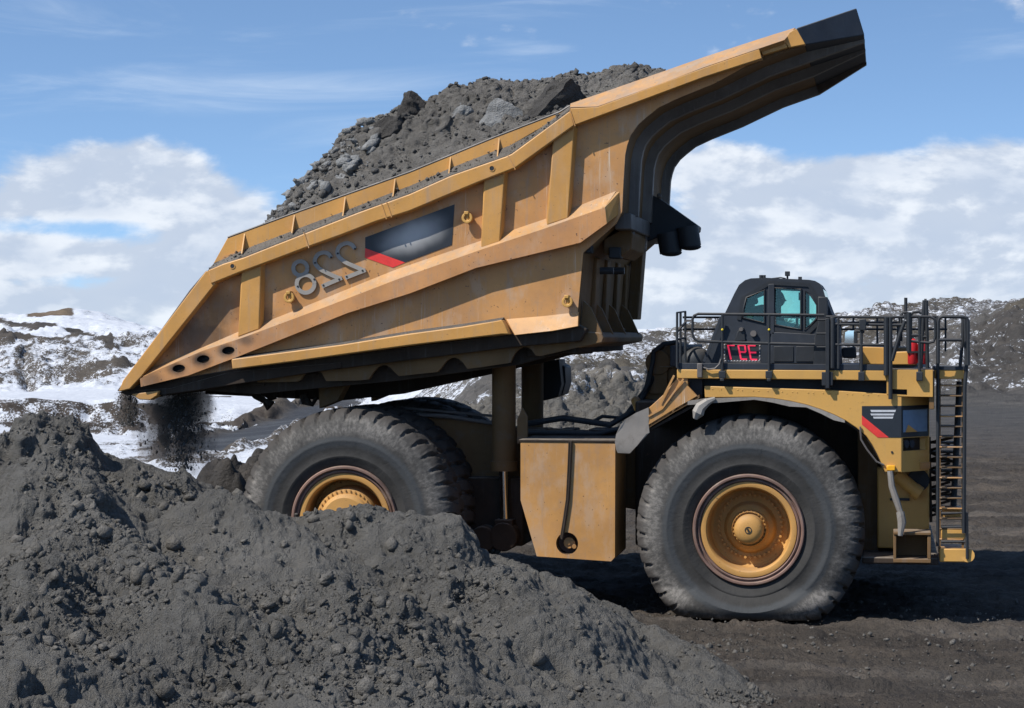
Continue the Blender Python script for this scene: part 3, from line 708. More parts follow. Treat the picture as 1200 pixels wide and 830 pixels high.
# ------------------------------------------------------------------ rocks
def rock_proto(seed, sub=2, rough=.28, angular=True, lo=.30, hi=.75):
    bm = bmesh.new(); bmesh.ops.create_icosphere(bm, subdivisions=sub, radius=1.0)
    r_ = np.random.default_rng(seed)
    v = np.array([p.co[:] for p in bm.verts]); f = np.array([[q.index for q in p.verts] for p in bm.faces]); bm.free()
    if angular:                                    # chop with random planes: facets
        for _ in range(15 if lo < .4 else 10):
            n = r_.normal(size=3); n /= np.linalg.norm(n); d_ = r_.uniform(lo, hi)
            dd = v @ n - d_; v = v - np.outer(np.maximum(dd, 0), n)
    v = v * (1 + rough * .35 * (vnoise(v[:, 0] * 2.3 + seed, v[:, 1] * 2.3 + v[:, 2] * 1.7, seed)[:, None]))
    return v * r_.uniform(.6, 1.2, size=3), f
PROT = [rock_proto(s, 1 if s < 7 else 2, 1.3, s % 4 != 0) for s in range(12)]
def scatter(name, pos, size, mat, seed=1, flat=.85, small=True, **props):
    r_ = np.random.default_rng(seed); V = []; F = []; off = 0
    which = r_.integers(0, 7 if small else 12, len(pos))
    for k in range(12):
        sel = np.where(which == k)[0]
        if len(sel) == 0: continue
        pv, pf = PROT[k]; m = len(sel)
        a = r_.uniform(0, 6.28, m); b = r_.uniform(-.6, .6, m)
        ca_, sa_, cb, sb = np.cos(a), np.sin(a), np.cos(b), np.sin(b)
        Rm = np.zeros((m, 3, 3)); Rm[:, 0, 0] = ca_; Rm[:, 0, 1] = -sa_ * cb; Rm[:, 0, 2] = sa_ * sb
        Rm[:, 1, 0] = sa_; Rm[:, 1, 1] = ca_ * cb; Rm[:, 1, 2] = -ca_ * sb; Rm[:, 2, 1] = sb; Rm[:, 2, 2] = cb
        sc = size[sel][:, None] * r_.uniform(.7, 1.2, (m, 3)) * np.array([1, 1, flat])
        vv = np.einsum('mij,mkj->mki', Rm, pv[None] * sc[:, None, :]) + pos[sel][:, None, :]
        V.append(vv.reshape(-1, 3)); F.append((pf[None] + off + (np.arange(m) * len(pv))[:, None, None]).reshape(-1, 3)); off += m * len(pv)
    return fast_mesh(name, np.concatenate(V), np.concatenate(F), mat, smooth=False, **props)
n = 75000
cp = rng.uniform(-80, 930, n); tt = rng.uniform(24.5, 38.2, n); zz_ = mound_h(cp, tt)
ii = np.clip(np.searchsorted(mt, tt), 0, len(mt) - 1); jj = np.clip(np.searchsorted(mu, (cp - 600) / FOC), 0, len(mu) - 1)
keep = (zz_ > -.05) & (rng.uniform(0, 1, n) < .06 + 1.1 * dn[ii, jj] ** 1.6)
xx, yy = ut_to_xy((cp - 600) / FOC, tt); sz = .007 + .018 * rng.uniform(0, 1, n) ** 2.5 + .11 * rng.uniform(0, 1, n) ** 26
sz *= np.interp(cp, [-80, 700, 930], [1, 1, .55])
scatter('dirt_clods', np.stack([xx, yy, zz_ + sz * .25], -1)[keep], sz[keep], CLOD, 3, label='loose clods scattered all over the foreground dirt', category='dirt clods', kind='stuff')
n = 26000; cp = rng.uniform(560, 1000, n); tt = rng.uniform(27, 38.5, n); zz_ = mound_h(cp, tt); keep = (zz_ < .12) & (rng.uniform(0, 1, n) < np.exp((zz_ - .0) * 9) * 1.2) & (zz_ > -.24)
xx, yy = ut_to_xy((cp - 600) / FOC, tt); sz = .010 + .05 * rng.uniform(0, 1, n) ** 5
scatter('spilled_clods', np.stack([xx, yy, np.maximum(zz_, 0.0) + .02], -1)[keep], sz[keep], CLOD, 4, label='small clods spilled along the foot of the dirt pile', category='dirt clods', kind='stuff')
n = 2600
gx_ = rng.uniform(-2.5, 9, n); gy_ = rng.uniform(-9, 3.5, n); sz = .012 + .05 * rng.uniform(0, 1, n) ** 5
scatter('gravel', np.stack([gx_, gy_, np.full(n, .035)], -1), sz, CLOD, 5, label='sparse small stones on the packed ground beside the front wheel', category='gravel', kind='stuff')
def boulder(px, py, Yp, rx, mat, label, seed, sc=(1, 1, 1), rot=0.0, name='boulder', sink=0.0):
    pv, pf = rock_proto(seed, 4, .6, True, .5, .85)
    c0 = P3(px, py, Yp); m = MB(); v = pv * np.array(sc) * rx
    v = v + .05 * rx * np.stack([vnoise(v[:, 0] * 6 / rx + 3, v[:, 2] * 6 / rx, seed), vnoise(v[:, 1] * 6 / rx, v[:, 2] * 6 / rx, seed + 1), vnoise(v[:, 0] * 5 / rx, v[:, 1] * 5 / rx, seed + 2)], -1)
    ca_, sa_ = math.cos(rot), math.sin(rot)
    v = np.stack([v[:, 0] * ca_ - v[:, 2] * sa_, v[:, 1], v[:, 0] * sa_ + v[:, 2] * ca_], -1) + np.array(c0)
    m.add(v, [tuple(q) for q in pf])
    return m.build(name, mat, None, smooth=22, label=label, category='boulder', group=props_group.get(name))
props_group = {'boulder': 'boulders among the dirt'}
yb = ut_to_xy((597 - 600) / FOC, 31.0)[1]
boulder(597, 737, yb, .25, CLOD, 'rounded grey boulder lying on the foreground dirt below the fuel tank', 61, (1.25, 1, .85))
# ================================================================== the haul truck
X0F, ZF = P(877, 622, 0); WB = PX(877) - P(403, 608, 0)[0]
XR = P(403, 608, -0.1)[0]; HUBZ = 1.60
YN, YFAR = -0.15, 7.85          # body side planes
truck = empty('haul_truck', (XR / 2, 3.85, 0), label='huge yellow mining haul truck tipping its raised dump body', category='mining truck')

# ---------------------------------------------------------------- wheels
TR, TW = 2.02, 1.42
def tyre_mesh():
    nlug = 42; sub = 14; nth = nlug * sub
    prof = [(.93, .20), (.95, .10), (1.02, .045), (1.12, .02), (1.15, .0), (1.17, .0), (1.19, .012), (1.30, -.01), (1.42, -.02), (1.44, -.028), (1.46, -.02), (1.55, -.01), (1.62, .0), (1.68, .012),
            (1.74, .03), (1.79, .05), (1.84, .075), (1.88, .10), (1.92, .13), (1.955, .165), (1.985, .21), (2.0, .26), (2.01, .32), (2.015, .40), (2.02, .48), (2.02, .52), (2.02, .60), (2.02, .68), (2.02, .71)]
    full = prof + [(r, TW - y) for r, y in reversed(prof[:-1])]
    pr = np.array(full); M_ = len(pr); th = np.arange(nth) * 2 * np.pi / nth
    TH, RI = np.meshgrid(th, np.arange(M_), indexing='ij'); r = pr[RI, 0].copy(); y = pr[RI, 1].copy()
    s_ = np.where(y < TW / 2, 1.0, -1.0); yy_ = np.where(y < TW / 2, y, TW - y)
    ph = TH / (2 * np.pi) * nlug + s_ * (yy_ * .75) + np.where(s_ < 0, .5, 0)
    fr = np.abs((ph % 1) - .5)
    wdt = .10 + .07 * np.clip((r - 1.80) / .2, 0, 1)
    g = smooth01(-fr, -wdt, -(wdt - .07)) * smooth01(r, 1.78, 1.90) * (yy_ < .55)
    # sipes & centre cuts
    g2 = smooth01(-np.abs(((ph * .5 + .3) % 1) - .5), -.07, -.035) * (yy_ >= .5)
    g2 = np.maximum(g2, 0)
    nx = np.where(yy_ < .14, .55, 0.0)
    r = r - (.035 + .05 * smooth01(yy_, .12, .3)) * g - .06 * g2; y = y + s_ * nx * .06 * g
    r = r + .006 * vnoise(TH * 40, y * 9, 3) * (r > 1.8)
    # weight on the contact patch
    x = r * np.cos(TH); z = r * np.sin(TH)
    low = np.clip(-z - 1.05, 0, None); y = y + np.where(y < TW / 2, -1, 1) * .16 * np.sin(np.clip(low / .62, 0, 1) * np.pi) * smooth01(r, 1.1, 1.5)
    z = np.where(z < -1.57, -1.57 - (-z - 1.57) * .12, z)
    V = np.stack([x, y, z], -1).reshape(-1, 3)
    i = np.arange(nth)[:, None] * M_ + np.arange(M_ - 1)[None]; j = ((np.arange(nth)[:, None] + 1) % nth) * M_ + np.arange(M_ - 1)[None]
    F = np.stack([i, j, j + 1, i + 1], -1).reshape(-1, 4)
    me = bpy.data.meshes.new('tyre'); me.from_pydata(V.tolist(), [], F.tolist()); me.update()
    return me
TYME = tyre_mesh(); TYME.materials.append(RUB)
TYME.polygons.foreach_set('use_smooth', [True] * len(TYME.polygons)); TYME.set_sharp_from_angle(angle=R(48))
def put(o, parent, loc):
    o.parent = parent; WORLD[o.name] = Vector(loc); o.location = Vector(loc) - WORLD[parent.name]; return o
def bolts(name, pts, r, ln, mat, parent=None, ball=False):
    m = MB()
    if ball: m.ball((0, 0, 0), r, 6, 4)
    else: m.cyl((0, -ln / 2, 0), (0, ln / 2, 0), r, 6)
    first = m.build(name, mat, None, smooth=0 if not ball else 60); out = []
    for i, p in enumerate(pts):
        o = first if i == 0 else first.copy()
        if i: COL.objects.link(o)
        WORLD[o.name] = Vector(p); o.location = Vector(p)
        if parent is not None: o.parent = parent; o.location = Vector(p) - WORLD[parent.name]
        out.append(o)
    return out
def add_wheel(x, y, z, kind, turn=0.0):
    """tyre is the wheel's own mesh; rim, disc, hub and bolts hang below it"""
    o = bpy.data.objects.new('front_wheel' if kind == 'front' else 'rear_wheel', TYME); COL.objects.link(o); put(o, truck, (x, y, z)); o.rotation_euler.y = turn
    if kind == 'plain': return o
    m = MB(); m.lathe([(.985, .12), (.985, .03), (.965, .0), (.935, .0), (.925, .02), (.918, .075)], x, z, 72, y); fl = m.build('rim_flange', RIMF, None, smooth=40)
    m = MB(); m.lathe([(.918, .075), (.90, .085), (.895, .055), (.875, .045), (.862, .055), (.858, .09), (.845, .095)], x, z, 72, y); rg = m.build('lock_ring', RIMF, None, smooth=40)
    m = MB()
    if kind == 'front':
        m.lathe([(.845, .095), (.84, .07), (.80, .062), (.755, .07), (.735, .095), (.725, .16), (.715, .42), (.70, .56), (.66, .60), (.47, .62), (.45, .60), (.43, .52), (.40, .48), (.33, .44), (.31, .30), (.30, .22)], x, z, 72, y)
    else:
        m.lathe([(.845, .095), (.84, .07), (.80, .062), (.755, .07), (.735, .095), (.725, .16), (.72, .55), (.71, .62), (.60, .62), (.58, .50), (.56, .20), (.545, .165), (.50, .15), (.47, .15), (.45, .09), (.42, .07)], x, z, 72, y)
    rim = m.build('rim', RIMC, None, smooth=35)
    hub = MB()
    if kind == 'front':
        hub.lathe([(.305, .30), (.305, .20), (.285, .19), (.275, .19), (.262, .16), (.258, .0), (.245, -.045), (.21, -.085), (.15, -.11), (.08, -.12), (.0, -.122)], x, z, 48, y + .08)
    else:
        hub.lathe([(.42, .07), (.40, .05), (.20, .045), (.18, .075), (.10, .075), (.095, .045), (.0, .045)], x, z, 48, y)
    hb = hub.build('hub_cap', RIMC, None, smooth=35)
    kids = [fl, rg, rim, hb]
    bo = MB()
    if kind == 'front':
        kids += bolts('rim_bolt', [(x + .56 * math.cos(q), y + .575, z + .56 * math.sin(q)) for q in np.linspace(0, 2 * math.pi, 41)[:-1]], .026, .09, RIMC)
        kids += bolts('hub_bolt', [(x + .285 * math.cos(q), y + .265, z + .285 * math.sin(q)) for q in np.linspace(0, 2 * math.pi, 27)[:-1]], .019, .065, RIMC)
        mk = MB(); mk.lathe([(.062, -.047), (.062, -.050), (.048, -.050), (.048, -.047)], x, z, 24, y); mk.ribbon([(x - .03, z + .02), (x, z + .022), (x - .012, z), (x + .012, z - .002), (x, z - .022), (x + .03, z - .02)], .012, y - .05, y - .046)
        kids.append(mk.build('hub_emblem', BLK, None, smooth=0))
    else:
        kids += bolts('hub_bolt', [(x + .515 * math.cos(q), y + .150, z + .515 * math.sin(q)) for q in np.linspace(0, 2 * math.pi, 37)[:-1]], .018, .045, RIMC)
        kids += bolts('rim_bolt', [(x + .665 * math.cos(q), y + .595, z + .665 * math.sin(q)) for q in np.linspace(0, 2 * math.pi, 37)[:-1]], .024, .07, RIMC)
        pl = MB()
        for q in (2.0, -.4, 4.1): pl.cyl((x + .2 * math.cos(q), y + .06, z + .2 * math.sin(q)), (x + .2 * math.cos(q), y - .01, z + .2 * math.sin(q)), .05, 12)
        kids.append(pl.build('drain_plug', GREYST, None, smooth=35))
    for k in kids: put(k, o, WORLD[k.name]); k.rotation_euler = (0, 0, 0)
    return o
fw = add_wheel(X0F, 0.0, HUBZ, 'front')
add_wheel(X0F, 7.75 - TW, HUBZ, 'plain', 0)
add_wheel(XR, -0.12, HUBZ + .08, 'rear')
for yy_ in (1.55, 4.85, 6.45): add_wheel(XR, yy_, HUBZ + .08, 'plain', 0)

# ---------------------------------------------------------------- chassis
def part(name, m, mat, parent=None, bevel=0.0, smooth=30, **k): return m.build(name, mat, parent or truck, bevel, smooth, **k)
for yf in (2.55, 4.95):
    m = MB(); m.prism(PP([(396, 497), (430, 484), (520, 490), (600, 500), (745, 508), (790, 500), (1040, 500), (1075, 560), (1070, 628), (1000, 640), (760, 600), (700, 590), (590, 596), (520, 600), (430, 600)], yf), yf, yf + .34)
    part('frame_rail', m, BROWN, bevel=.03)
m = MB(); m.cyl((XR, .9, HUBZ + .08), (XR, 6.9, HUBZ + .08), .62, 32); m.ball((XR, 3.9, HUBZ + .08), 1.0, 24, 14, (1, .9, 1)); part('rear_axle_housing', m, BROWN)
m = MB(); m.cyl((X0F, .9, HUBZ), (X0F, 6.8, HUBZ), .42, 24); part('front_axle', m, BROWN)
for yf in (1.75, 5.8):
    m = MB(); m.cyl((X0F, yf, HUBZ + .2), (X0F, yf, 4.3), .28, 20); m.cyl((X0F, yf, 4.3), (X0F, yf, 4.45), .36, 20); part('front_suspension_cylinder', m, BROWN)
m = MB(); m.box(PX(745, 2), PX(1020, 2), 1.9, 5.9, PZ(640, 800, 2), PZ(470, 800, 2)); part('engine_bay_blocker', m, GRIME, bevel=.05)  # dark box added to block light showing through behind the front wheel
m = MB(); m.box(PX(640, 3), PX(745, 3), 3.1, 4.8, PZ(585, 700, 3), PZ(520, 700, 3)); m.cyl((PX(560, 3), 3.95, 2.2), (PX(650, 3), 3.95, 2.3), .3, 20); part('transmission', m, GRIME, bevel=.04)
# cross tubes and pipes on top of the frame, seen between hoist and cab
m = MB(); m.tube([P3(615, 497, 2.4), P3(660, 490, 2.4), P3(715, 498, 2.4), P3(745, 480, 2.6), P3(766, 440, 3)], .06, 10); m.tube([P3(606, 506, 2.1), P3(700, 508, 2.1), P3(760, 495, 2.1)], .05, 10)
m.tube([P3(690, 497, 2.6), P3(706, 488, 2.6), P3(730, 490, 2.7), P3(757, 455, 3.0), P3(765, 415, 3.0), P3(778, 405, 3.0)], .035, 8); part('hydraulic_hose', m, BLK)
m = MB(); m.tube([P3(430, 486, 2.3), P3(520, 487, 2.3), P3(600, 500, 2.3)], .035, 8); m.tube([P3(470, 478, 2.5), P3(595, 489, 2.5)], .025, 8); part('brake_line', m, GREYST)
m = MB(); m.cyl(P3(745, 470, 2.4), P3(748, 478, 2.0), .09, 12); part('grease_fitting', m, YEL)
m = MB()
for px0, px1 in ((612, 640), (655, 672), (690, 722)): m.box(PX(px0, 2.3), PX(px1, 2.3), 2.2, 3.2, PZ(516, px0, 2.3), PZ(503, px0, 2.3))
part('valve_block', m, GRIME, bevel=.02)
# hoist cylinders
for i, yh in enumerate((1.95, 5.35)):
    a, bq = P3(590.5, 420, 1.95), P3(590.5, 548, 1.95); ft = P3(592, 622, 1.95)
    a.y = bq.y = ft.y = yh
    m = MB(); m.cyl(a, bq, .225, 28); m.cyl(bq + Vector((0, 0, .12)), bq - Vector((0, 0, .06)), .255, 28); h_ = part('hoist_cylinder', m, BROWN, smooth=40)
    m = MB(); m.cyl(bq, ft, .095, 20); part('piston_rod', m, CHROME, h_, smooth=40)
    m = MB(); m.cyl(ft + Vector((0, -.25, -.1)), ft + Vector((0, .25, -.1)), .27, 20); m.box(ft.x - .17, ft.x + .17, yh - .2, yh + .2, ft.z - .3, ft.z + .22); part('trunnion', m, GRIME, h_, bevel=.02)
m = MB(); m.prism(PP([(606, 520), (606, 492), (612, 478), (618, 488), (618, 520)], 1.2), 1.2, 1.28); part('bracket_plate', m, BROWN)
m = MB(); m.cyl((PX(545), 1.7, 1.2), (PX(545), 6, 1.2), .25, 16); m.box(PX(505, 2), PX(612, 2), 2.1, 5.6, PZ(640, 560, 2), PZ(560, 560, 2)); part('cross_member', m, GRIME, bevel=.03)
# mud flap on the far side, hanging from the body
m = MB(); m.prism(PP([(636, 424), (655, 421), (658, 450), (654, 465), (636, 470)], 5.9), 5.9, 6.8); m.prism(PP([(652, 424), (662, 430), (663, 448), (659, 463), (650, 465)], 6.3), 6.3, 7.2)
part('rock_ejector', m, BLK, bevel=.02)

# fuel tank
TK = .30
m = MB(); m.prism(PP([(610, 517), (721, 519.5), (720.5, 653), (716, 658), (629, 652), (610, 586)], TK), TK, TK + 1.7,
                  [[(P(664.5, 637, TK)[0] + .2 * math.cos(q), P(664.5, 637, TK)[1] + .2 * math.sin(q)) for q in np.linspace(0, 2 * math.pi, 25)[:-1]]])
tank = part('fuel_tank', m, YELD, bevel=.0)
c0 = P3(664.5, 637, TK)
m = MB(); m.lathe([(.2, .0), (.2, .35), (.0, .36)], c0.x, c0.z, 24, TK - .001); part('filler_recess', m, RIMF, tank)
m = MB(); m.cyl((c0.x + .02, TK + .34, c0.z), (c0.x + .02, TK + .12, c0.z), .1, 14); m.cyl((c0.x + .08, TK + .3, c0.z - .05), (c0.x + .12, TK + .06, c0.z - .06), .04, 10); m.box(c0.x - .06, c0.x + .13, TK + .10, TK + .14, c0.z - .03, c0.z + .03); part('filler_cap', m, YELD, tank)
m = MB(); m.tube([P3(669.5, 517, TK - .03), P3(668, 550, TK - .03), P3(666, 585, TK - .03), P3(662, 612, TK - .03), P3(658.5, 632, TK - .03)], .024, 8); m.tube([P3(667, 518, TK - .03), P3(666, 545, TK - .035), P3(664, 585, TK - .03), P3(660, 612, TK - .03), P3(657, 630, TK - .03)], .016, 6); part('breather_hose', m, GRIME, tank)
m = MB(); m.box(PX(608, TK), PX(722, TK), TK - .015, TK + 1.72, PZ(518.5, 660, TK), PZ(515.5, 660, TK)); part('tank_lip', m, GRIME, tank, bevel=.01)

# ---------------------------------------------------------------- front end
Yd = 0.02                                   # near face of deck and fender
arch = [(826, 466), (884, 465.5), (905, 467), (925, 470), (945, 474.5), (962, 480), (977, 486), (990, 492.5), (1003, 501), (1015, 511), (1022, 521), (1028, 532), (1033, 543), (1037, 553.5)]
m = MB(); m.prism(PP([(825.5, 452.5), (966, 457), (1056.5, 463), (1056.5, 553.5)] + arch[::-1], Yd), Yd, Yd + 1.55); fender = part('front_fender', m, YELC, bevel=.012)
# rubber lip along the arch
m = MB(); pts = PP([(806, 470), (826, 467)] + arch[1:], Yd); m.loft([[(x, Yd - .03, z + .0), (x, Yd - .03, z - .07 - .03 * math.sin(i * 2.1)), (x, Yd + .03, z - .07 - .03 * math.sin(i * 2.1)), (x, Yd + .03, z)] for i, (x, z) in enumerate(pts[:9])]); part('rubber_lip', m, FLAPM, fender)
# underside liner of the arch
m = MB(); pts = PP([(760, 506), (826, 470)] + [(a, b + 3) for a, b in arch[1:]], Yd); m.loft([[(x, Yd + .05, z), (x, 2.2, z), (x, 2.2, z + .05), (x, Yd + .05, z + .05)] for x, z in pts]); part('wheel_arch_liner', m, GRIME, fender)
bolts('rivet', [P3(835 + k * 9.2 + 2 * math.sin(k * 9), 456.8 + k * .35, Yd) for k in range(22)], .011, 0, YELC, fender, ball=True)
# sloping rear fender plate
m = MB(); m.prism(PP([(794, 443), (806, 443.5), (806, 452), (819.5, 466.5), (789, 484), (757, 503.5), (757.5, 494), (760, 478.5), (776, 464)], Yd), Yd, Yd + .08)
sf = part('sloping_fender_plate', m, YELD, bevel=.01)
m = MB(); pts = PP([(806, 448), (790, 462), (760, 480)], Yd); m.loft([[(x, Yd + .02, z), (x, 1.6, z), (x, 1.6, z - .06), (x, Yd + .02, z - .06)] for x, z in pts]); part('fender_top_plate', m, YELD, sf)
m = MB(); pts = PP([(819.5, 466.5), (789, 484), (757, 503.5)], Yd); m.loft([[(x, Yd, z), (x, 1.6, z), (x, 1.6, z + .06), (x, Yd, z + .06)] for x, z in pts]); part('fender_bottom_plate', m, BROWN, sf)
m = MB(); m.beam(P3(790, 440, -.02), P3(774, 472, -.02), .03, .035); m.beam(P3(801, 444, -.02), P3(776, 479, .01), .025, .03); m.beam(P3(776, 479, .01), P3(760, 488, .01), .03, .03); part('fender_strut', m, YELD, sf)
# torn mud flap: thick bent rubber sheet
g = [[(760, 477.5), (745, 484), (734, 491), (727, 498)], [(760.5, 487), (744, 496), (731, 504), (722, 509)], [(760, 497), (746, 508), (733, 517), (720.5, 518)], [(761, 507), (750, 518), (738, 527), (722, 527)], [(757, 509), (747, 522), (738, 531.5), (724, 531)]]
m = MB(); secs = []
for i, row in enumerate(g):
    s1 = []; s2 = []
    for j, (a, b) in enumerate(row):
        p = P3(a, b, Yd - .05 + .05 * math.sin(j * 1.6 + i * .7)); s1.append(tuple(p)); s2.append((p.x, p.y + .05, p.z))
    secs.append(s1 + s2[::-1])
m.loft(secs); mf = part('mud_flap', m, FLAPM, smooth=50)
# torn foil-wrapped cable under the fender
m = MB(); m.tube([P3(838, 467, -.02), P3(829, 471, -.05), P3(821, 477, -.05), P3(818, 484, -.06), P3(814.5, 491, -.05)], [.03, .07, .10, .11, .04], 7); part('torn_heat_wrap', m, PLATE, fender, smooth=0)
# machinery behind the cab deck
m = MB(); m.prism(PP([(754, 468), (758, 440), (759, 415), (772, 411), (782, 403), (793, 401.5), (800, 404), (800, 475)], 3.0), 3.0, 4.6); cl_ = part('air_cleaner_housing', m, BROWN, bevel=.04)
m = MB(); m.cyl(P3(771, 425, 2.9), P3(771, 425, 3.4), .24, 20); m.box(PX(760, 2.9), PX(782, 2.9), 2.93, 3.0, PZ(462, 770, 3), PZ(433, 770, 3)); m.box(PX(758, 2.9), PX(793, 2.9), 2.9, 3.0, PZ(431, 770, 3), PZ(429, 770, 3)); part('service_cover', m, BROWN, cl_, bevel=.02)
m = MB(); m.tube([P3(765, 425, 2.8), P3(766, 412, 2.8), P3(778, 403, 2.8), P3(792, 401, 2.8), P3(797, 407, 2.8)], .045, 8); m.tube([P3(765, 424, 2.8), P3(760, 450, 2.8), P3(748, 470, 2.7), P3(728, 492, 2.5)], .04, 8); part('cable_loop', m, BLK, cl_)
m = MB(); m.box(PX(785, 2), PX(800, 2), 2.0, 6.5, PZ(430, 790, 2), PZ(405, 790, 2)); part('engine_bay_panel', m, BLUEBLK, bevel=.03)

# deck
Xd0, Xd1 = PX(793.5, Yd), PX(1039, Yd)
zt = PZ(432.5, 900, Yd); zb = PZ(444, 900, Yd)
m = MB(); m.box(Xd0, PX(1093, Yd), Yd + .02, 7.8, zb + .06, zt); deck = part('deck', m, BLUEBLK, bevel=.015)
m = MB(); m.prism(PP([(793.5, 433), (1039, 434.5), (1039, 446.5), (966, 445), (793.5, 443.5)], Yd), Yd - .03, Yd + .14); part('deck_edge_beam', m, YELC, deck, bevel=.012)
m = MB(); m.prism(PP([(794, 425.5), (1039, 427.5), (1039, 434.2), (793.5, 432.7)], Yd), Yd - .015, Yd + .02); part('toe_board', m, BLUEBLK, deck, bevel=.006)
m = MB(); m.box(PX(806, .3), PX(1040, .3), .45, 6.8, zb - .3, zb + .07); part('deck_support', m, BLK, deck)
m = MB(); m.box(PX(806), PX(822), .25, 1.4, zb - .45, zb + .05); part('deck_mount', m, BLUEBLK, deck, bevel=.015)
m = MB(); m.box(PX(966), PX(973), Yd - .05, .4, PZ(456, 970), zb + .12); part('deck_mount', m, BLUEBLK, deck, bevel=.015)
m = MB(); m.prism(PP([(1039, 433), (1093, 433.5), (1093, 465.2), (1056.5, 464.5), (1039, 462)], Yd), Yd - .01, Yd + .5, [PP([(1045.5, 456), (1063, 456.5), (1063, 463), (1045.5, 462)], Yd)])
part('front_corner_panel', m, YELC, bevel=.0)
m = MB(); m.box(PX(1046), PX(1063), .3, .34, PZ(464, 1050), PZ(455, 1050)); part('panel_recess', m, BLK)
m = MB(); m.box(PX(1089, .02), PX(1095, .02), .06, 7.7, PZ(480, 1090), PZ(434, 1090)); m.box(PX(1056.5), PX(1090), .62, 7.3, PZ(466, 1070), PZ(440, 1070)); part('hood_front', m, BROWN, bevel=.01)
# hood boxes standing on the deck
m = MB(); m.prism(PP([(1007.5, 427), (1007, 408), (1012, 406.5), (1040, 407.5), (1043, 427.5)], 1.7), 1.7, 3.2); part('hood_box', m, YELC, bevel=.015)
m = MB(); m.prism(PP([(1043, 427.5), (1043, 413), (1070, 412), (1073, 427.5)], 1.3), 1.3, 2.7); part('hood_box', m, YELC, bevel=.015)
m = MB(); m.box(PX(1007, 3.3), PX(1075, 3.3), 3.3, 6.0, zt, PZ(407, 1030, 3.3)); part('engine_hood', m, BROWN, bevel=.03)
# front module: near face, then the chamfered face with the lamp recess
XA, XB = PX(1056.2, Yd), P(1089, 500, .68)[0]
zc0, zc1 = PZ(553.5, 1056, Yd), PZ(463.5, 1056, Yd)
zL0, zL1 = PZ(529, 1056, Yd), PZ(513.5, 1056, Yd)
ch = Vector((XB - XA, .66, 0)); L = ch.length; chn = ch.normalized(); chin = Vector((-chn.y, chn.x, 0))
def CH(a, d_=0.0): p = Vector((XA, Yd, 0)) + ch * a + chin * d_; return (p.x, p.y)
m = MB()
for z0_, z1_, a0, a1 in ((zc0, zL0, 0, 1), (zL1, zc1, 0, 1), (zL0, zL1, 0, .06), (zL0, zL1, .93, 1)):
    m.zprism([CH(a0), CH(a1), CH(a1, .35), CH(a0, .35)], z0_, z1_)
m.box(XA - .3, XB, .66, 7.2, zc0, zc1)
fm = part('front_panel', m, YELC, bevel=.0)
m = MB(); m.zprism([CH(.06, .12), CH(.93, .12), CH(.93, .14), CH(.06, .14)], zL0, zL1); part('lamp_recess', m, GRIME, fm)
for a_ in (.22, .42):
    m = MB(); m.cyl(Vector((*CH(a_, .02), (zL0 + zL1) / 2)), Vector((*CH(a_, .12), (zL0 + zL1) / 2)), .075, 16); hl = part('headlight', m, BLK, fm, smooth=40)
    m = MB(); m.cyl(Vector((*CH(a_, .012), (zL0 + zL1) / 2)), Vector((*CH(a_, .02), (zL0 + zL1) / 2)), .062, 16); part('lens', m, BLUEBLK, hl)
m = MB(); pz = PZ(544, 1080), PZ(552, 1080); m.zprism([CH(.66, -.02), CH(1.0, -.02), CH(1.0, .0), CH(.66, .0)], pz[1], pz[0]); part('reflector_plate', m, YELD, fm)
# decals on the near face and on the chamfer
m = MB(); m.prism(PP([(1010, 476), (1056.2, 475.8), (1056.2, 512.8), (1041.7, 512.8), (1010, 487)], Yd), Yd - .007, Yd - .003); m.zprism([CH(0, -.005), CH(.985, -.005), CH(.985, -.002), CH(0, -.002)], PZ(512.8, 1056), PZ(475.8, 1056)); dc = part('black_decal', m, DECB, fm, smooth=0)
m = MB(); m.prism(PP([(1010, 487), (1041.7, 512.8), (1028.5, 512.8), (1010, 497.5)], Yd), Yd - .007, Yd - .003); part('red_stripe', m, DECR, fm, smooth=0)
m = MB()
for yA, yB, xa, xb in ((480.5, 483.0, 1020, 1050), (484.8, 487.0, 1020, 1048), (488.4, 490.6, 1023, 1047)): m.prism(PP([(xa, yA), (xb, yA), (xb - 1, yB), (xa + 1, yB)], Yd), Yd - .010, Yd - .008)
part('pale_lettering_bars', m, DECW, dc, smooth=0)
m = MB(); m.zprism([CH(.05, -.012), CH(.90, -.012), CH(.90, -.006), CH(.05, -.006)], PZ(507, 1056), PZ(481, 1056)); lg = part('blue_panel', m, DECBL, dc, smooth=0)
zq0, zq1 = PZ(507, 1056), PZ(498, 1056)
m = MB(); a0 = Vector((*CH(.12, -.014), zq0)); a1 = Vector((*CH(.55, -.014), zq0)); a2 = Vector((*CH(.22, -.014), zq1)); m.add([a0, a1, a2], [(0, 1, 2)]); part('yellow_corner_mark', m, YEL, dc, smooth=0)
m = MB(); m.box(PX(1039), PX(1049), Yd - .06, Yd, PZ(551.5, 1044), PZ(545.5, 1044)); part('marker_lamp', m, AMB, fm, bevel=.012)
m = MB(); m.prism(PP([(1044, 529), (1046, 528.6), (1047, 531), (1044.5, 531.5)], Yd), Yd - .012, Yd - .002); part('small_badge', m, BLK, fm)
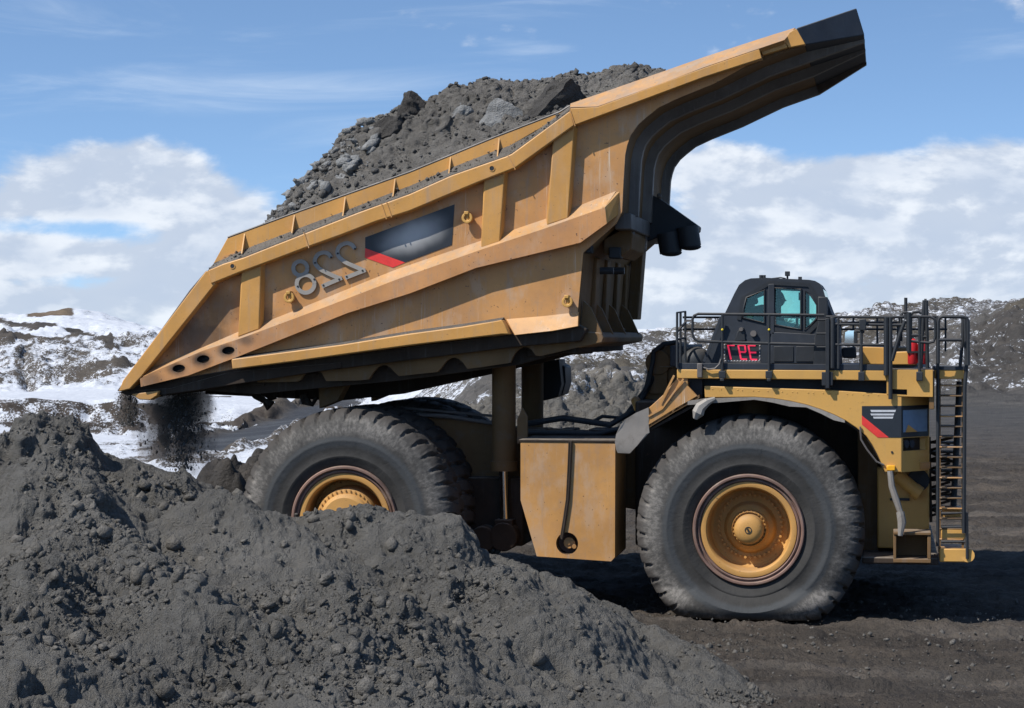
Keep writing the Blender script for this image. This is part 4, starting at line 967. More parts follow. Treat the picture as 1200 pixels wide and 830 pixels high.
# bumper column below, with step box, pipe and round cap
m = MB(); m.box(PX(1028, 1.3), PX(1089, 1.3), 1.3, 7.1, PZ(643, 1050, 1.3), zc0); bump_ = part('bumper', m, YELC, bevel=.03)
m = MB(); m.box(PX(1005, 1.6), PX(1029, 1.6), 1.6, 2.4, PZ(648, 1020, 1.2), PZ(500, 1020, 1.2)); part('bumper_side_plate', m, BROWN, bump_, bevel=.02)
m = MB(); m.cyl(P3(1050, 556, 1.1), P3(1074, 576, 1.1), .12, 18); m.cyl(P3(1071, 574, 1.1), P3(1078, 579, 1.1), .135, 18); part('intake_pipe', m, YELC, bump_)
m = MB(); m.cyl(P3(1076, 563, 1.22), P3(1076, 563, 1.36), .2, 20); part('round_cap', m, BLK, bump_)
m = MB(); m.tube([P3(1043, 552, -.02), P3(1045, 570, -.03), P3(1050, 585, -.03), P3(1055, 600, -.03)], [.05, .055, .06, .05], 8); m.tube([P3(1055, 600, -.03), P3(1057, 612, -.04), P3(1055, 628, -.05)], [.07, .075, .04], 8); part('wrapped_hose', m, FLAPM, bump_)
m = MB(); m.tube([P3(1008, 500, -.01), P3(1009, 515, -.01), P3(1016, 527, 0), P3(1027, 541, 0), P3(1036, 545, 0)], .018, 6); part('loose_cable', m, GREYST, fender)
m = MB(); m.box(PX(1043, 1.2), PX(1066, 1.2), 1.24, 1.3, PZ(593, 1050), PZ(590, 1050)); part('slot_trim', m, BLK, bump_)
xs0, xs1, zs0, zs1 = PX(1047, .1), PX(1091, .1), PZ(655, 1060, .1), PZ(627, 1060, .1)
m = MB(); m.box(xs0, xs0 + .05, .1, .75, zs0, zs1); m.box(xs1 - .06, xs1, .1, .75, zs0, zs1); m.box(xs0, xs1, .08, .75, zs1, zs1 + .05); m.box(xs0, xs1, .1, .75, zs0 - .07, zs0); m.box(xs0 + .05, xs1 - .06, .72, .75, zs0, zs1)
part('tow_step', m, BROWN, bump_, bevel=.01)
m = MB(); m.box(PX(1010, .3), PX(1100, .3), .35, 7.2, PZ(662, 1060, .3), PZ(654, 1060, .3)); part('bumper_base', m, GRIME, bump_, bevel=.03)

# ---------------------------------------------------------------- ladder at the front corner
YL = .35
lad = MB(); lad.box(PX(1095.5, YL), PX(1131, YL), YL - .05, 1.6, PZ(444, 1100, YL), PZ(433.5, 1100, YL)); ladder = part('ladder_platform', lad, YELC, bevel=.012)
m = MB(); m.box(PX(1094, YL), PX(1132, YL), YL - .06, 1.6, PZ(433.5, 1100, YL), PZ(429.5, 1100, YL)); part('platform_toe_board', m, BLUEBLK, ladder)
ty = np.linspace(452, 632, 16)
for i, yy_ in enumerate(ty):
    m = MB(); z_ = PZ(yy_, 1110, YL); m.box(PX(1101, YL), PX(1129, YL), YL, YL + .55, z_ - .014, z_ + .010); part('ladder_tread', m, BROWN if i % 3 else YELD, ladder, bevel=.006)
m = MB(); m.box(PX(1099.5, YL), PX(1102.5, YL), YL + .05, YL + .14, PZ(650, 1100), PZ(436, 1100)); m.box(PX(1127, YL), PX(1130, YL), YL + .05, YL + .12, PZ(650, 1100), PZ(436, 1100)); part('ladder_stringer', m, BROWN, ladder)
m = MB(); m.tube([P3(1099, 371, YL - .1), P3(1099, 640, YL - .1)], .03, 8); m.tube([P3(1131, 373, YL - .1), P3(1132.5, 430, YL - .1), P3(1130.5, 455, YL - .1), P3(1129.5, 625, YL - .1)], .034, 8)
m.tube([P3(1124.5, 447, YL + .5), P3(1121, 520, YL + .5), P3(1117, 600, YL + .5)], .055, 8); part('ladder_handrail', m, BLK, ladder)
m = MB()
for k in range(8):
    ya = 519 + k * 11; m.beam(P3(1089, ya, 1.5), P3(1116, ya + (11 if k % 2 else -6), 1.2), .03, .05); m.beam(P3(1089, ya + 9, 1.5), P3(1113, ya + 2, 1.2), .03, .045)
    m.box(PX(1089, 1.6), PX(1121, 1.6), 1.4, 1.9, PZ(ya, 1100, 1.5) - .015, PZ(ya, 1100, 1.5) + .015)
m.tube([P3(1089, 512, 1.4), P3(1091, 612, 1.4)], .03, 6); part('stair_truss', m, GRIME, ladder)
m = MB(); m.box(PX(1101, YL), PX(1133, YL), YL - .05, 1.2, PZ(661, 1110), PZ(645, 1110)); m.box(PX(1103, YL), PX(1131, YL), YL, 1.1, PZ(634, 1110), PZ(622, 1110)); m.box(PX(1105, YL), PX(1127, YL), YL + .3, 1.1, PZ(612, 1110), PZ(600, 1110)); lb = part('ladder_base', m, YELC, ladder, bevel=.02)
m = MB(); m.cyl(P3(1134, 651, .3), P3(1134, 651, .9), .12, 16); part('base_roller', m, YELC, lb)
m = MB(); m.tube([P3(1103, 602, YL - .08), P3(1133, 601, YL - .08), P3(1133.5, 655, YL - .08)], .028, 8); m.tube([P3(1103, 618, YL - .08), P3(1131, 618, YL - .08)], .02, 6); m.tube([P3(1103, 635, YL - .08), P3(1131, 635, YL - .08)], .02, 6); part('base_frame', m, BLK, lb)

# ---------------------------------------------------------------- cab
YC0, YC1 = .62, 3.0
outl = [(822, 428), (833, 402), (849.6, 367), (860.6, 344), (866, 334), (873, 328.5), (880, 326.3), (897, 325.6), (948, 328), (955, 329.2), (960, 332), (964.5, 339), (967.5, 349), (974, 366), (982, 384), (984, 428)]
ccx = P(910, 380, YC0)
def PC(pts): return PP(pts, YC0)
rw = [(896, 340), (895.8, 378.6), (870.7, 372.5), (871.5, 362), (875, 348.8)]
w1 = [(908, 337.5), (938.6, 339), (938.6, 386), (924, 384), (908, 380.6)]
w3 = [(943.2, 341), (951, 347), (957.5, 357.5), (957.5, 373), (950, 381), (943.2, 386.5)]
m = MB(); m.prism(PC(outl), YC0, YC0 + .05, [PC(rw), PC(w1), PC(w3)]); cab = part('cab', m, BLUEBLK, bevel=.0)
m = MB(); m.prism(PC(outl), YC1 - .05, YC1, [PC(rw), PC(w1), PC(w3)]); part('far_side_panel', m, BLUEBLK, cab)
def strip(name, pts, mat, th=.06, y0=YC0 + .002, y1=YC1 - .002):
    q = PC(pts); m = MB(); secs = []
    for i, (x, z) in enumerate(q):
        dx_, dz_ = ccx[0] - x, ccx[1] - z; l_ = math.hypot(dx_, dz_)
        secs.append([(x, y0, z), (x, y1, z), (x + dx_ / l_ * th, y1, z + dz_ / l_ * th), (x + dx_ / l_ * th, y0, z + dz_ / l_ * th)])
    m.loft(secs); return part(name, m, mat, cab, smooth=50)
strip('rear_wall', outl[:5], BLUEBLK); strip('roof', outl[4:12], BLUEBLK); strip('front_wall', outl[12:], BLUEBLK)
strip('windscreen', outl[11:13], GLASS, .02)
m = MB(); a_, b_3 = P3(822, 426, YC0), P3(984, 426, YC0); m.box(a_.x, b_3.x, YC0, YC1, a_.z - .03, a_.z); part('cab_floor', m, BLK, cab)
for nm_, pl_ in (('rear_window', rw), ('door_window', w1), ('front_quarter_window', w3)):
    m = MB(); m.prism(PC(pl_), YC0 + .02, YC0 + .028); wq = part(nm_, m, GLASS, cab, smooth=0)
    m = MB(); q = PC(pl_); m.tube([(x, YC0 - .008, z) for x, z in q], .022, 6, closed=True); part('window_seal', m, BLK, wq, smooth=50)
    m = MB(); m.prism(PC(pl_), YC1 - .03, YC1 - .022); part('far_pane', m, GLASS, wq, smooth=0)
# big dark surround that joins the windows, door and grab panel
m = MB(); m.ribbon(PC([(866, 375), (871, 350), (902, 331.5), (948, 334), (963, 358), (963, 374), (945, 392), (902, 385)]), .07, YC0 - .02, YC0 + .001); part('window_frame', m, BLK, cab, smooth=0)
m = MB(); m.ribbon(PC([(904, 333), (904, 392)]), .11, YC0 - .03, YC0); part('door_pillar', m, BLUEBLK, cab, bevel=.01)
m = MB(); m.prism(PC([(904, 389), (957, 392), (957, 426), (904, 426)]), YC0 - .03, YC0 - .002); door = part('cab_door', m, BLUEBLK, cab, bevel=.012)
m = MB(); m.prism(PC([(907, 406), (930, 406), (930, 424), (907, 424)]), YC0 - .045, YC0 - .03); m.prism(PC([(933, 406), (954, 406), (954, 424), (933, 424)]), YC0 - .045, YC0 - .03); part('door_panel', m, BLK, door, bevel=.01)
m = MB(); m.prism(PC([(861, 400), (864, 389), (868, 384), (872, 384), (874, 400)]), YC0 - .03, YC0 - .001); part('vent_cover', m, BLK, cab, bevel=.012)
m = MB()
for a_, b_3, r_ in ((883, 391, .055), (868.5, 386, .035)): p = P3(a_, b_3, YC0); m.cyl(p + Vector((0, -.06, 0)), p + Vector((0, 0, 0)), r_, 14)
part('door_lock', m, GREYST, cab)
m = MB()
m.prism(PC([(959, 348), (970.5, 348.5), (970.5, 428), (953.5, 428), (955, 395), (959, 380)]), YC0 - .35, YC0 - .05); part('exhaust_guard', m, BLK, cab, bevel=.02)
rf = MB(); rf.cyl(P3(892, 326, 1.2), P3(892, 322.5, 1.2), .035, 8); rf.cyl(P3(895.5, 326, 1.2), P3(895.5, 322.5, 1.2), .03, 8); rf.box(PX(935.5, 1.2), PX(939.5, 1.2), 1.15, 1.35, PZ(328, 937, 1.2), PZ(324.5, 937, 1.2)); rf.tube([P3(905, 326.5, 1.1), P3(915, 325.3, 1.1), P3(921, 326.5, 1.1)], .012, 6); part('roof_lights', rf, BLK, cab)
m = MB(); m.cyl(P3(922.8, 327, 1.2), P3(922.8, 323.5, 1.2), .02, 8); m.box(PX(920, 1.2), PX(925.6, 1.2), 1.12, 1.28, PZ(323.6, 922, 1.2), PZ(318.2, 922, 1.2)); part('beacon', m, BLK, cab, bevel=.01)
# seat, wheel, console, dash visor inside
sx, sz = P(900, 392, 1.7)
m = MB(); m.box(PX(884, 1.7), PX(908, 1.7), 1.4, 2.0, PZ(400, 890, 1.7), PZ(392, 890, 1.7)); m.beam(P3(888, 394, 1.7), P3(880, 360, 1.7), .5, .16, (0, 1, 0)); m.beam(P3(880.5, 358, 1.7), P3(878, 348, 1.7), .28, .12, (0, 1, 0)); st = part('operator_seat', m, SEATM, cab, bevel=.04)
m = MB(); m.lathe([(0.2, -.015), (.215, 0), (.2, .015), (.185, 0)], 0, 0, 28, 0, closed=True)
sw_ = part('steering_wheel', m, BLK, cab); sw_.location = P3(934, 383, 1.7) - WORLD['cab']; sw_.rotation_euler = (R(90), R(0), R(90)); sw_.rotation_euler = (0, R(25), R(90))
m = MB(); m.cyl(P3(934, 383, 1.7), P3(945, 400, 1.7), .03, 8); m.box(PX(944, 1.4), PX(962, 1.4), 1.2, 2.6, PZ(402, 950, 1.4), PZ(388, 950, 1.4)); part('dashboard', m, BLK, cab, bevel=.03)
m = MB(); m.prism(PP([(911, 375), (931, 379.5), (930, 384.5), (910.5, 380.5)], 1.0), 1.0, 1.02); part('clipboard', m, PAPER, cab)
m = MB(); m.ball(tuple(P3(876, 371, .95)), .09, 10, 8, (1.1, .8, .7)); hv = part('hi_vis_vest', m, HIVIS, cab)
m = MB(); m.ball(tuple(P3(873, 371.5, .87)), .05, 8, 6, (.8, .5, 1)); part('orange_cuff', m, REDCLOTH, hv)
m = MB(); m.box(PX(936, 2.2), PX(948, 2.2), 2.1, 2.2, PZ(352, 940, 2.2), PZ(343, 940, 2.2)); m.cyl(P3(941, 344, 2.2), P3(941, 334, 2.2), .02, 6); part('radio', m, BLK, cab)
m = MB(); m.box(PX(872, 2.4), PX(884, 2.4), 2.3, 2.6, PZ(375, 878, 2.4), PZ(350, 878, 2.4)); part('rear_locker', m, BLK, cab)
# dark dome behind the gate
m = MB(); m.ball(tuple(P3(815, 424, 1.2)), .28, 16, 10, (1.1, 1, 1)); part('air_tank', m, BLK, cab)
m = MB(); m.ribbon(PP([(825, 424), (845, 372)], YC0 - .1), .05, YC0 - .12, YC0 - .08); part('rear_stay', m, BLUEBLK, cab)

# LED number sign hung on the rail: reads 397 in mirror writing, as in the photograph
YS = .06
m = MB(); m.prism(PP([(848, 402.4), (891.5, 402.8), (891.2, 425.2), (848, 424.4)], YS), YS, YS + .12); sign = part('number_sign', m, BLK, bevel=.01)
m = MB(); m.prism(PP([(848, 402.4), (891.5, 402.8), (891.2, 425.2), (848, 424.4)], YS), YS - .012, YS - .001, [PP([(850.2, 404.2), (889.5, 404.5), (889.2, 422.6), (850.2, 422)], YS)]); part('sign_frame', m, GREYST, sign)
bolts('frame_bolt', [P3(850 + k * 3.6, 423.6, YS - .014) for k in range(12)] + [P3(849, 405 + k * 4, YS - .014) for k in range(5)] + [P3(890.4, 406 + k * 4, YS - .014) for k in range(5)], .010, 0, DECW, sign, ball=True)
def sseg(lst, w=.030):
    m = MB()
    for a, b in lst: m.ribbon(PP([a, b], YS), w, YS - .010, YS - .004)
    return part('sign_digit', m, LEDM, sign, smooth=0)
sseg([((852.2, 404.6), (861, 404.8)), ((853, 404.6), (856.6, 421.4))])
sseg([((865, 404.6), (873, 404.8)), ((865, 404.6), (868.4, 421)), ((872.9, 404.8), (873.8, 412.8)), ((866.8, 412.6), (873.8, 412.8)), ((868.2, 421), (875.5, 421.2))])
sseg([((876.8, 404.9), (885.5, 405)), ((877, 404.9), (880, 421.4)), ((878.6, 413.2), (886.3, 413.3)), ((880, 421.4), (887.4, 421.6))])

# ---------------------------------------------------------------- railings
def rail(name, paths, r=.022, mat=BLK):
    m = MB()
    for p in paths: m.tube([P3(*q) for q in p], r, 8)
    return part(name, m, mat)
Yr = -.04
gate = rail('gate_rail', [[(793.5, 431, Yr), (793.5, 366.5, Yr), (803, 365.2, .9), (803.3, 425, .9)], [(797.5, 366.2, .4), (797.5, 425, .4)], [(793.5, 398, Yr), (803.2, 396, .9)], [(793.5, 389, Yr), (804, 377, .8)]])
m = MB()
for a_, b_3 in ((804, 376), (804, 392)): m.beam(P3(a_, b_3, Yr), P3(a_ + 7.5, b_3, Yr), .04, .04)
part('gate_latch', m, GREYST, gate)
rail('side_rail', [[(966, 369.5, Yr), (818, 368, Yr), (813.5, 370, Yr), (811.5, 374.5, Yr), (811.5, 392, Yr), (814, 397.5, Yr), (819, 400, Yr), (870, 401.8, Yr), (955, 404, Yr)]], .024)
for px in (846.5, 901.2): 
    rp = rail('rail_post', [[(px, 368.5, Yr), (px, 440, Yr)]], .024)
    m = MB(); p = P3(px, 439.5, Yr); m.box(p.x - .06, p.x + .06, Yr - .05, Yr + .06, p.z - .06, p.z + .07); m.box(p.x - .035, p.x + .035, Yr - .07, Yr + .04, p.z - .11, p.z - .06); part('post_clamp', m, BLK, rp, bevel=.01)
    m = MB(); m.ball(tuple(P3(px, 386.5, Yr - .03)), .022, 8, 6); part('yellow_tag', m, HIVIS, rp)
m = MB(); m.tube([P3(822, 430, Yr - .02), P3(830, 433, Yr - .03), P3(838, 432, Yr - .03), P3(843, 427, Yr - .02), P3(845, 421, Yr - .02)], .018, 6); part('gate_cable', m, GREYST)
m = MB(); p = P3(820.5, 434, Yr); m.box(p.x - .05, p.x + .04, Yr - .06, Yr + .04, p.z - .13, p.z + .12); part('gate_hinge', m, GREYST, bevel=.01)
# big hinge post by the cab front
m = MB(); m.box(PX(967.5, Yr), PX(972, Yr), Yr - .06, Yr + .05, PZ(455, 970), PZ(373, 970)); m.box(PX(963, Yr), PX(976, Yr), Yr - .03, Yr + .05, PZ(452, 970), PZ(436, 970)); m.cyl(P3(975.5, 372, Yr), P3(975.5, 432, Yr), .05, 10); hp = part('hinge_post', m, BLK, bevel=.008)
rail('hinge_post_brackets', [[(958, 375, Yr), (972, 375, Yr)], [(957, 391, Yr), (972, 391, Yr)], [(957, 407, Yr), (972, 407, Yr)], [(972, 373, Yr), (969, 390, Yr), (975, 405, Yr)], [(970, 390, Yr), (979, 412, Yr), (976, 425, Yr)]], .017)
# front section
rail('side_rail', [[(968, 371.5, Yr), (1040, 372, Yr), (1058, 371.5, Yr)], [(978, 380, Yr), (1058, 381, Yr)], [(975, 404, Yr), (1042, 404.5, Yr)], [(982.5, 371, Yr), (982.5, 432, Yr)]], .024)
for px, y0_, y1_, r_ in ((1009.5, 375, 437, .026), (1038.5, 372, 440, .045), (1043.5, 372, 468, .036), (1077.5, 372, 436, .026), (1065, 366, 412, .045)):
    rp = rail('rail_post', [[(px, y0_, Yr), (px, y1_, Yr)]], r_)
    if px in (1009.5, 1077.5):
        m = MB(); p = P3(px, 440.5, Yr); m.box(p.x - .055, p.x + .055, Yr - .06, Yr + .06, p.z - .09, p.z + .07); part('post_clamp', m, BLK, rp, bevel=.01)
m = MB(); p = P3(1011, 378, Yr); m.box(p.x - .06, p.x + .06, Yr - .08, Yr + .1, p.z - .14, p.z + .06); part('junction_box', m, BLK, bevel=.015)
rail('diagonal_strut', [[(1060.5, 376, Yr), (1055, 390, Yr), (1045, 423, Yr)]], .036)
rail('hoop_rail', [[(1056, 400, .1), (1056, 370, .1), (1058, 366.5, .1), (1063, 366.5, .1), (1065, 370, .1), (1065, 408, .1)]], .024)
rail('hoop_rail', [[(1067.5, 398, Yr), (1067.5, 369, Yr), (1070, 366, Yr), (1077, 365.5, Yr), (1080, 368, Yr)], [(1068, 371, Yr), (1090, 371.5, Yr), (1095, 374, Yr), (1096, 379, Yr), (1096, 395, Yr), (1094, 400.5, Yr), (1088, 402, Yr), (1068, 400, Yr)], [(1068, 393, Yr), (1079, 393, Yr)]], .024)
rail('corner_gate', [[(1099.5, 426, Yr), (1099.5, 377, Yr), (1101, 372.5, Yr), (1105, 371.2, Yr), (1129, 371.6, Yr), (1133, 372.5, Yr), (1134.5, 377, Yr), (1134.5, 428, Yr)], [(1099.5, 398.5, Yr), (1127, 398.5, Yr)], [(1128.5, 372, .3), (1128, 400, .3), (1125, 430, .3)], [(1133, 372, .6), (1132.5, 430, .6)]], .03)
rail('antenna', [[(1061.5, 349, 1.5), (1061.3, 375, 1.5)]], .030)
rail('flag_mount', [[(1083.2, 352, .6), (1079, 432, .6)], [(1085.5, 352, .6), (1087, 432, .6)], [(1083, 352.5, .6), (1086, 352.5, .6)], [(1081, 395, .6), (1086, 395, .6)]], .034)
# far side and front rails beyond the cab
rail('far_side_rail', [[(800, 372, 7.6), (1110, 372, 7.6)], [(800, 386, 7.6), (1110, 386, 7.6)]] + [[(px, 372, 7.6), (px, 412, 7.6)] for px in (1000, 1028, 1054, 1080, 1108)], .022)
rail('middle_rail', [[(985, 378, 3.1), (1052, 378, 3.1)], [(985, 378, 3.1), (985, 415, 3.1)], [(1052, 378, 3.1), (1052, 408, 3.1)]], .02)
# mirrors on their arm in front of the cab
m = MB(); m.tube([P3(1002, 388, .5), P3(1012, 389, .3)], .03, 8); m.box(PX(1000.5, .5), PX(1005, .5), .42, .62, PZ(405, 1000, .5), PZ(388, 1000, .5)); mr = part('door_mirror', m, BLK, bevel=.01)
m = MB(); m.prism(PP([(990.5, 389.5), (994, 387.8), (1001, 387.5), (1001, 403.5), (989.5, 403.5)], .5), .48, .5); part('mirror_glass', m, MIRR, mr)
m = MB(); m.prism(PP([(986, 408), (1003, 406), (1004, 420), (987, 420)], 1.0), 1.0, 1.1); part('deck_mirror', m, BLK, bevel=.03)
# ---------------------------------------------------------------- dump body
YB = .10                      # plane of the near side sheet
YBF = 7.6
YR0 = -.13                    # outer face of the rails
side = [(166, 441), (246, 322), (262, 300), (356, 270), (480, 226), (590, 182), (668, 128), (690, 121), (825, 74), (893, 60), (895, 66), (837, 98), (795, 115), (772, 126), (758, 137), (748, 146), (739, 158.6), (735, 170), (732.5, 182), (730.5, 215), (729, 248), (722, 262), (683.5, 296), (677, 366), (677, 380), (598, 394), (560, 395), (272, 434), (210, 452)]
sp_ = PP(side, YB)
m = MB(); m.prism(sp_, YB, YB + .07); dump_ = part('dump_body', m, SHEETP, bevel=0)
m = MB(); m.prism(sp_, YBF - .07, YBF); part('far_side_wall', m, YELD, dump_)
def bp(name, pts, y0, y1, mat=YEL, bevel=.015, holes=(), parent=None, yref=None, smooth=30):
    yr = y0 if yref is None else yref
    m = MB(); m.prism(PP(pts, yr), y0, y1, [PP(h, yr) for h in holes]); return part(name, m, mat, parent or dump_, bevel if not holes else 0, smooth)
# floor
m = MB(); m.prism(PP([(139, 460), (160, 452), (272, 433), (598, 392), (677, 380), (688, 386), (680, 400), (600, 407), (400, 432), (240, 452), (150, 463)], YB), YB - .02, YBF); part('floor', m, GRIME, dump_, bevel=.02)
# tail edge: worn floor lip and the yellow tail rail
bp('tail_rail', [(139, 459), (144, 446), (241, 318), (248, 317), (252, 333), (166, 441), (152, 456)], YR0, YB + .1, YEL)
bp('worn_tail_edge', [(137, 458), (222, 340), (241.5, 317), (244, 319), (226, 344), (146, 449), (140, 459)], YR0 + .02, YBF, GREYST)
bp('tail_wear_pad', [(154, 462), (186, 458), (184, 464), (176, 469), (163, 468.5)], -.05, .2, YEL)
bp('tail_lip', [(137, 459.5), (200, 455), (270, 436), (400, 425), (400, 431), (240, 456), (190, 463), (160, 465)], YB - .05, YBF, GRIME, .01)
# long diagonal beam with three oval slots: face, and the sloping top
def oval(cx, cy, rx=7.5, ry=4.6, rot=-.12): return [(cx + rx * math.cos(q) * math.cos(rot) - ry * math.sin(q) * math.sin(rot), cy + rx * math.cos(q) * math.sin(rot) + ry * math.sin(q) * math.cos(rot)) for q in np.linspace(0, 2 * math.pi, 21)[:-1]]
face = [(164, 444), (175, 438), (238, 411), (284, 396), (322, 382), (381, 360), (464, 328), (560, 294), (641, 267), (709, 243), (711, 262), (680, 284.5), (558, 314), (480, 344), (407, 367), (279, 418), (221, 440), (165, 453.5)]
ov = [oval(209.4, 432), oval(238, 421), oval(267.5, 411)]
beam_ = bp('diagonal_beam', face, YR0, YR0 + .05, BEAMP, holes=ov)
top_in = [(164, 437), (238, 407), (278, 389.5), (320, 374), (358, 359), (464, 316), (560, 283.5), (641, 256), (722, 224)]
top_out = [(168, 441.5), (238, 411), (284, 396), (322, 382), (381, 360), (464, 328), (560, 294), (641, 267), (709, 243)]
m = MB(); secs = []
for a_, b_3 in zip(top_in, top_out):
    i_ = P3(a_[0], a_[1], YB); o_2 = P3(b_3[0], b_3[1], YR0 + .003); secs.append([tuple(i_), tuple(o_2), (o_2.x, o_2.y + .03, o_2.z - .04), (i_.x, i_.y, i_.z - .05)])
m.loft(secs); part('beam_top_plate', m, YELD, beam_)
bot = [(165, 453.5), (221, 440), (279, 418), (407, 367), (480, 344), (558, 314), (680, 284.5), (711, 262)]
m = MB(); m.loft([[(x, YR0 + .003, z + .0), (x, YB, z + .06), (x, YB, z + .10), (x, YR0 + .003, z + .04)] for x, z in PP(bot, YR0)]); part('beam_bottom_plate', m, YELD, beam_)
m = MB(); a1_, a2_, a3_, a4_ = P3(709, 243, YR0 + .006), P3(726, 225, YB), P3(724, 252, YB), P3(711, 262, YR0 + .006); m.loft([[tuple(a1_), tuple(a2_), tuple(a3_), tuple(a4_)], [(a1_.x - .05, a1_.y, a1_.z), (a2_.x - .05, a2_.y, a2_.z), (a3_.x - .05, a3_.y, a3_.z), (a4_.x - .05, a4_.y, a4_.z)]]); part('beam_end_cap', m, YEL, beam_)
bp('beam_backing', [(172, 447), (300, 402), (300, 386), (172, 440)], YB - .03, YB - .01, BLK, 0, parent=beam_)
# top rail
trail = [(243.5, 317), (262, 309), (285, 302), (356, 274), (420, 249), (480, 227.5), (528, 206), (594, 183), (600, 180), (668, 130), (673.5, 146.8), (640, 171), (604, 197), (560, 214), (521.5, 230), (480, 247.5), (440, 260), (400, 275.5), (359.6, 290), (320, 305), (282, 319), (247, 333)]
rail_ = bp('top_rail', trail, YR0 - .03, YB + .02, YEL, .02)
for a_, b_3, rr in ((272.5, 312, 2.6), (576.5, 197.5, 2.8)):
    m = MB(); p = P3(a_, b_3, YR0 - .03); m.cyl(p + Vector((0, -.004, 0)), p + Vector((0, .02, 0)), rr / 66, 18); part('rail_hole', m, BLK, rail_)
    m = MB(); m.lathe([(rr / 66, 0), (rr / 66 + .012, 0), (rr / 66 + .012, .02)], p.x, p.z, 18, p.y - .010); part('hole_collar', m, YEL, rail_)
for pa, pb in (((356, 272), (362, 291)), ((447, 239), (453, 257)), ((453, 237), (459, 255)), ((595, 182), (604, 199)), ((668, 129), (674, 148))):
    m = MB(); m.ribbon(PP([pa, pb], YR0 - .03), .018, YR0 - .042, YR0 - .028); part('weld_seam', m, YELD, rail_)
# dirt-covered ledge above the rail
led_o = [(243.5, 317), (285, 301), (356, 273), (420, 248), (480, 226.5), (528, 205), (596, 181.5), (634, 155), (668, 128)]
led_i = [(252, 307), (288, 289), (356, 263), (420, 239), (480, 215.5), (528, 194.5), (596, 168), (634, 148), (668, 123)]
m = MB(); secs = []
for k in range(len(led_o)):
    a_ = P3(*led_o[k], YR0); b_3 = P3(*led_i[k], YB + .1); secs.append([tuple(a_), tuple(b_3), (b_3.x, b_3.y, b_3.z - .08), (a_.x, a_.y, a_.z - .08)])
m.loft(secs); part('rail_ledge', m, LEDGE, rail_)
# sideboard with gussets
sb_ = [(250, 309), (267, 278.3), (342.7, 250.6), (480, 201.7), (582, 160), (656, 131.5), (668, 124), (668, 130), (634, 150), (596, 172), (528, 198), (480, 219), (420, 243), (356, 267), (288, 293)]
sbd = bp('sideboard', sb_, YB + .02, YB + .08, YEL, .008)
m = MB(); m.tube([P3(a, b, YB + .03) for a, b in sb_[1:7]], .02, 6); part('sideboard_edge', m, GREYST, sbd)
for px, yt, yb_ in ((285.5, 273, 295), (344, 251, 271), (403.5, 230, 251), (462, 208.5, 228), (527, 183, 204), (584, 161, 181)):
    a_ = P3(px, yt + 1, YB); m = MB(); z1_ = P3(px, yb_ + 2, YR0).z
    m.loft([[(a_.x, YB + .02, a_.z), (a_.x, YR0 + .06, z1_), (a_.x, YB + .02, z1_)], [(a_.x + .022, YB + .02, a_.z), (a_.x + .022, YR0 + .06, z1_), (a_.x + .022, YB + .02, z1_)]]); g_ = part('gusset', m, YEL, sbd)
# dirt lying on the ledge
lp = []; 
for k in range(420):
    q = rng.uniform(0, 1) * (len(led_o) - 1.3); i_ = int(q); f_ = q - i_; w_ = rng.uniform(.15, .95)
    a_ = P3(*led_o[i_], YR0).lerp(P3(*led_o[i_ + 1], YR0), f_); b_3 = P3(*led_i[i_], YB).lerp(P3(*led_i[i_ + 1], YB), f_); lp.append(tuple(a_.lerp(b_3, w_)))
scatter('spilled_dirt', np.array(lp), rng.uniform(0, 1, len(lp)) ** 4 * .035 + .008, LEDGE, 17, flat=.6, label='grey dirt spilled along the ledge of the tipped dump body', category='dirt', kind='stuff')
# vertical side ribs
for i, (q, bt) in enumerate((([(283, 317), (305.5, 309), (304, 386), (279, 395)], 0), ([(567, 211), (591, 202), (586, 283.5), (564, 291)], 0), ([(648, 165), (672.5, 148), (666, 256), (641, 264)], 0))):
    m = MB(); pts = PP(q, YR0 + .06); cxm = sum(p[0] for p in pts) / 4
    s0 = [(x, YR0 + .06, z) for x, z in pts]; s1 = [(x + (x - cxm) * .22, YB + .01, z) for x, z in pts]; m.loft([s0, s1]); part('side_rib', m, YEL, dump_, bevel=.02)
# lower ledge and strip
led = bp('lower_ledge', [(271, 421), (400, 404), (480, 391), (540, 383), (588, 375), (592, 381), (597, 392), (588, 392), (480, 405), (400, 416), (340, 424.5), (272, 433)], YR0 - .12, YB, YEL, .02)
m = MB(); m.loft([[(x, YR0 - .10, z + .003), (x, YB, z + .065), (x, YB, z + .035), (x, YR0 - .10, z - .02)] for x, z in PP([(273, 421.5), (400, 404.5), (480, 391.5), (540, 383.5), (587, 376)], YR0 - .1)]); part('ledge_slope', m, LEDGE, led)
m = MB(); secs = []
for a_, b_3 in (((593, 374), (603, 393)), ((640, 370), (648, 388)), ((678, 365.5), (677.5, 382.5))):
    i_ = P3(*a_, YB); o_2 = P3(*b_3, YR0 + .05); secs.append([tuple(i_), tuple(o_2), (o_2.x, o_2.y + .1, o_2.z), (i_.x, i_.y + .05, i_.z)])
m.loft(secs); part('lower_side_strip', m, YELD, dump_, bevel=.01)
# lifting lugs
for a_, b_3 in ((341, 347), (549, 254), (666, 352)):
    p = P3(a_, b_3, YB); m = MB(); m.box(p.x - .05, p.x + .03, YB - .17, YB, p.z + .03, p.z + .09); m.lathe([(.05, -.03), (.10, -.03), (.10, .03), (.05, .03)], p.x, p.z - .03, 18, YB - .12, closed=True); m.box(p.x - .03, p.x + .03, YB - .12, YB, p.z - .1, p.z + .04); part('lifting_lug', m, YELC, dump_, bevel=.01)
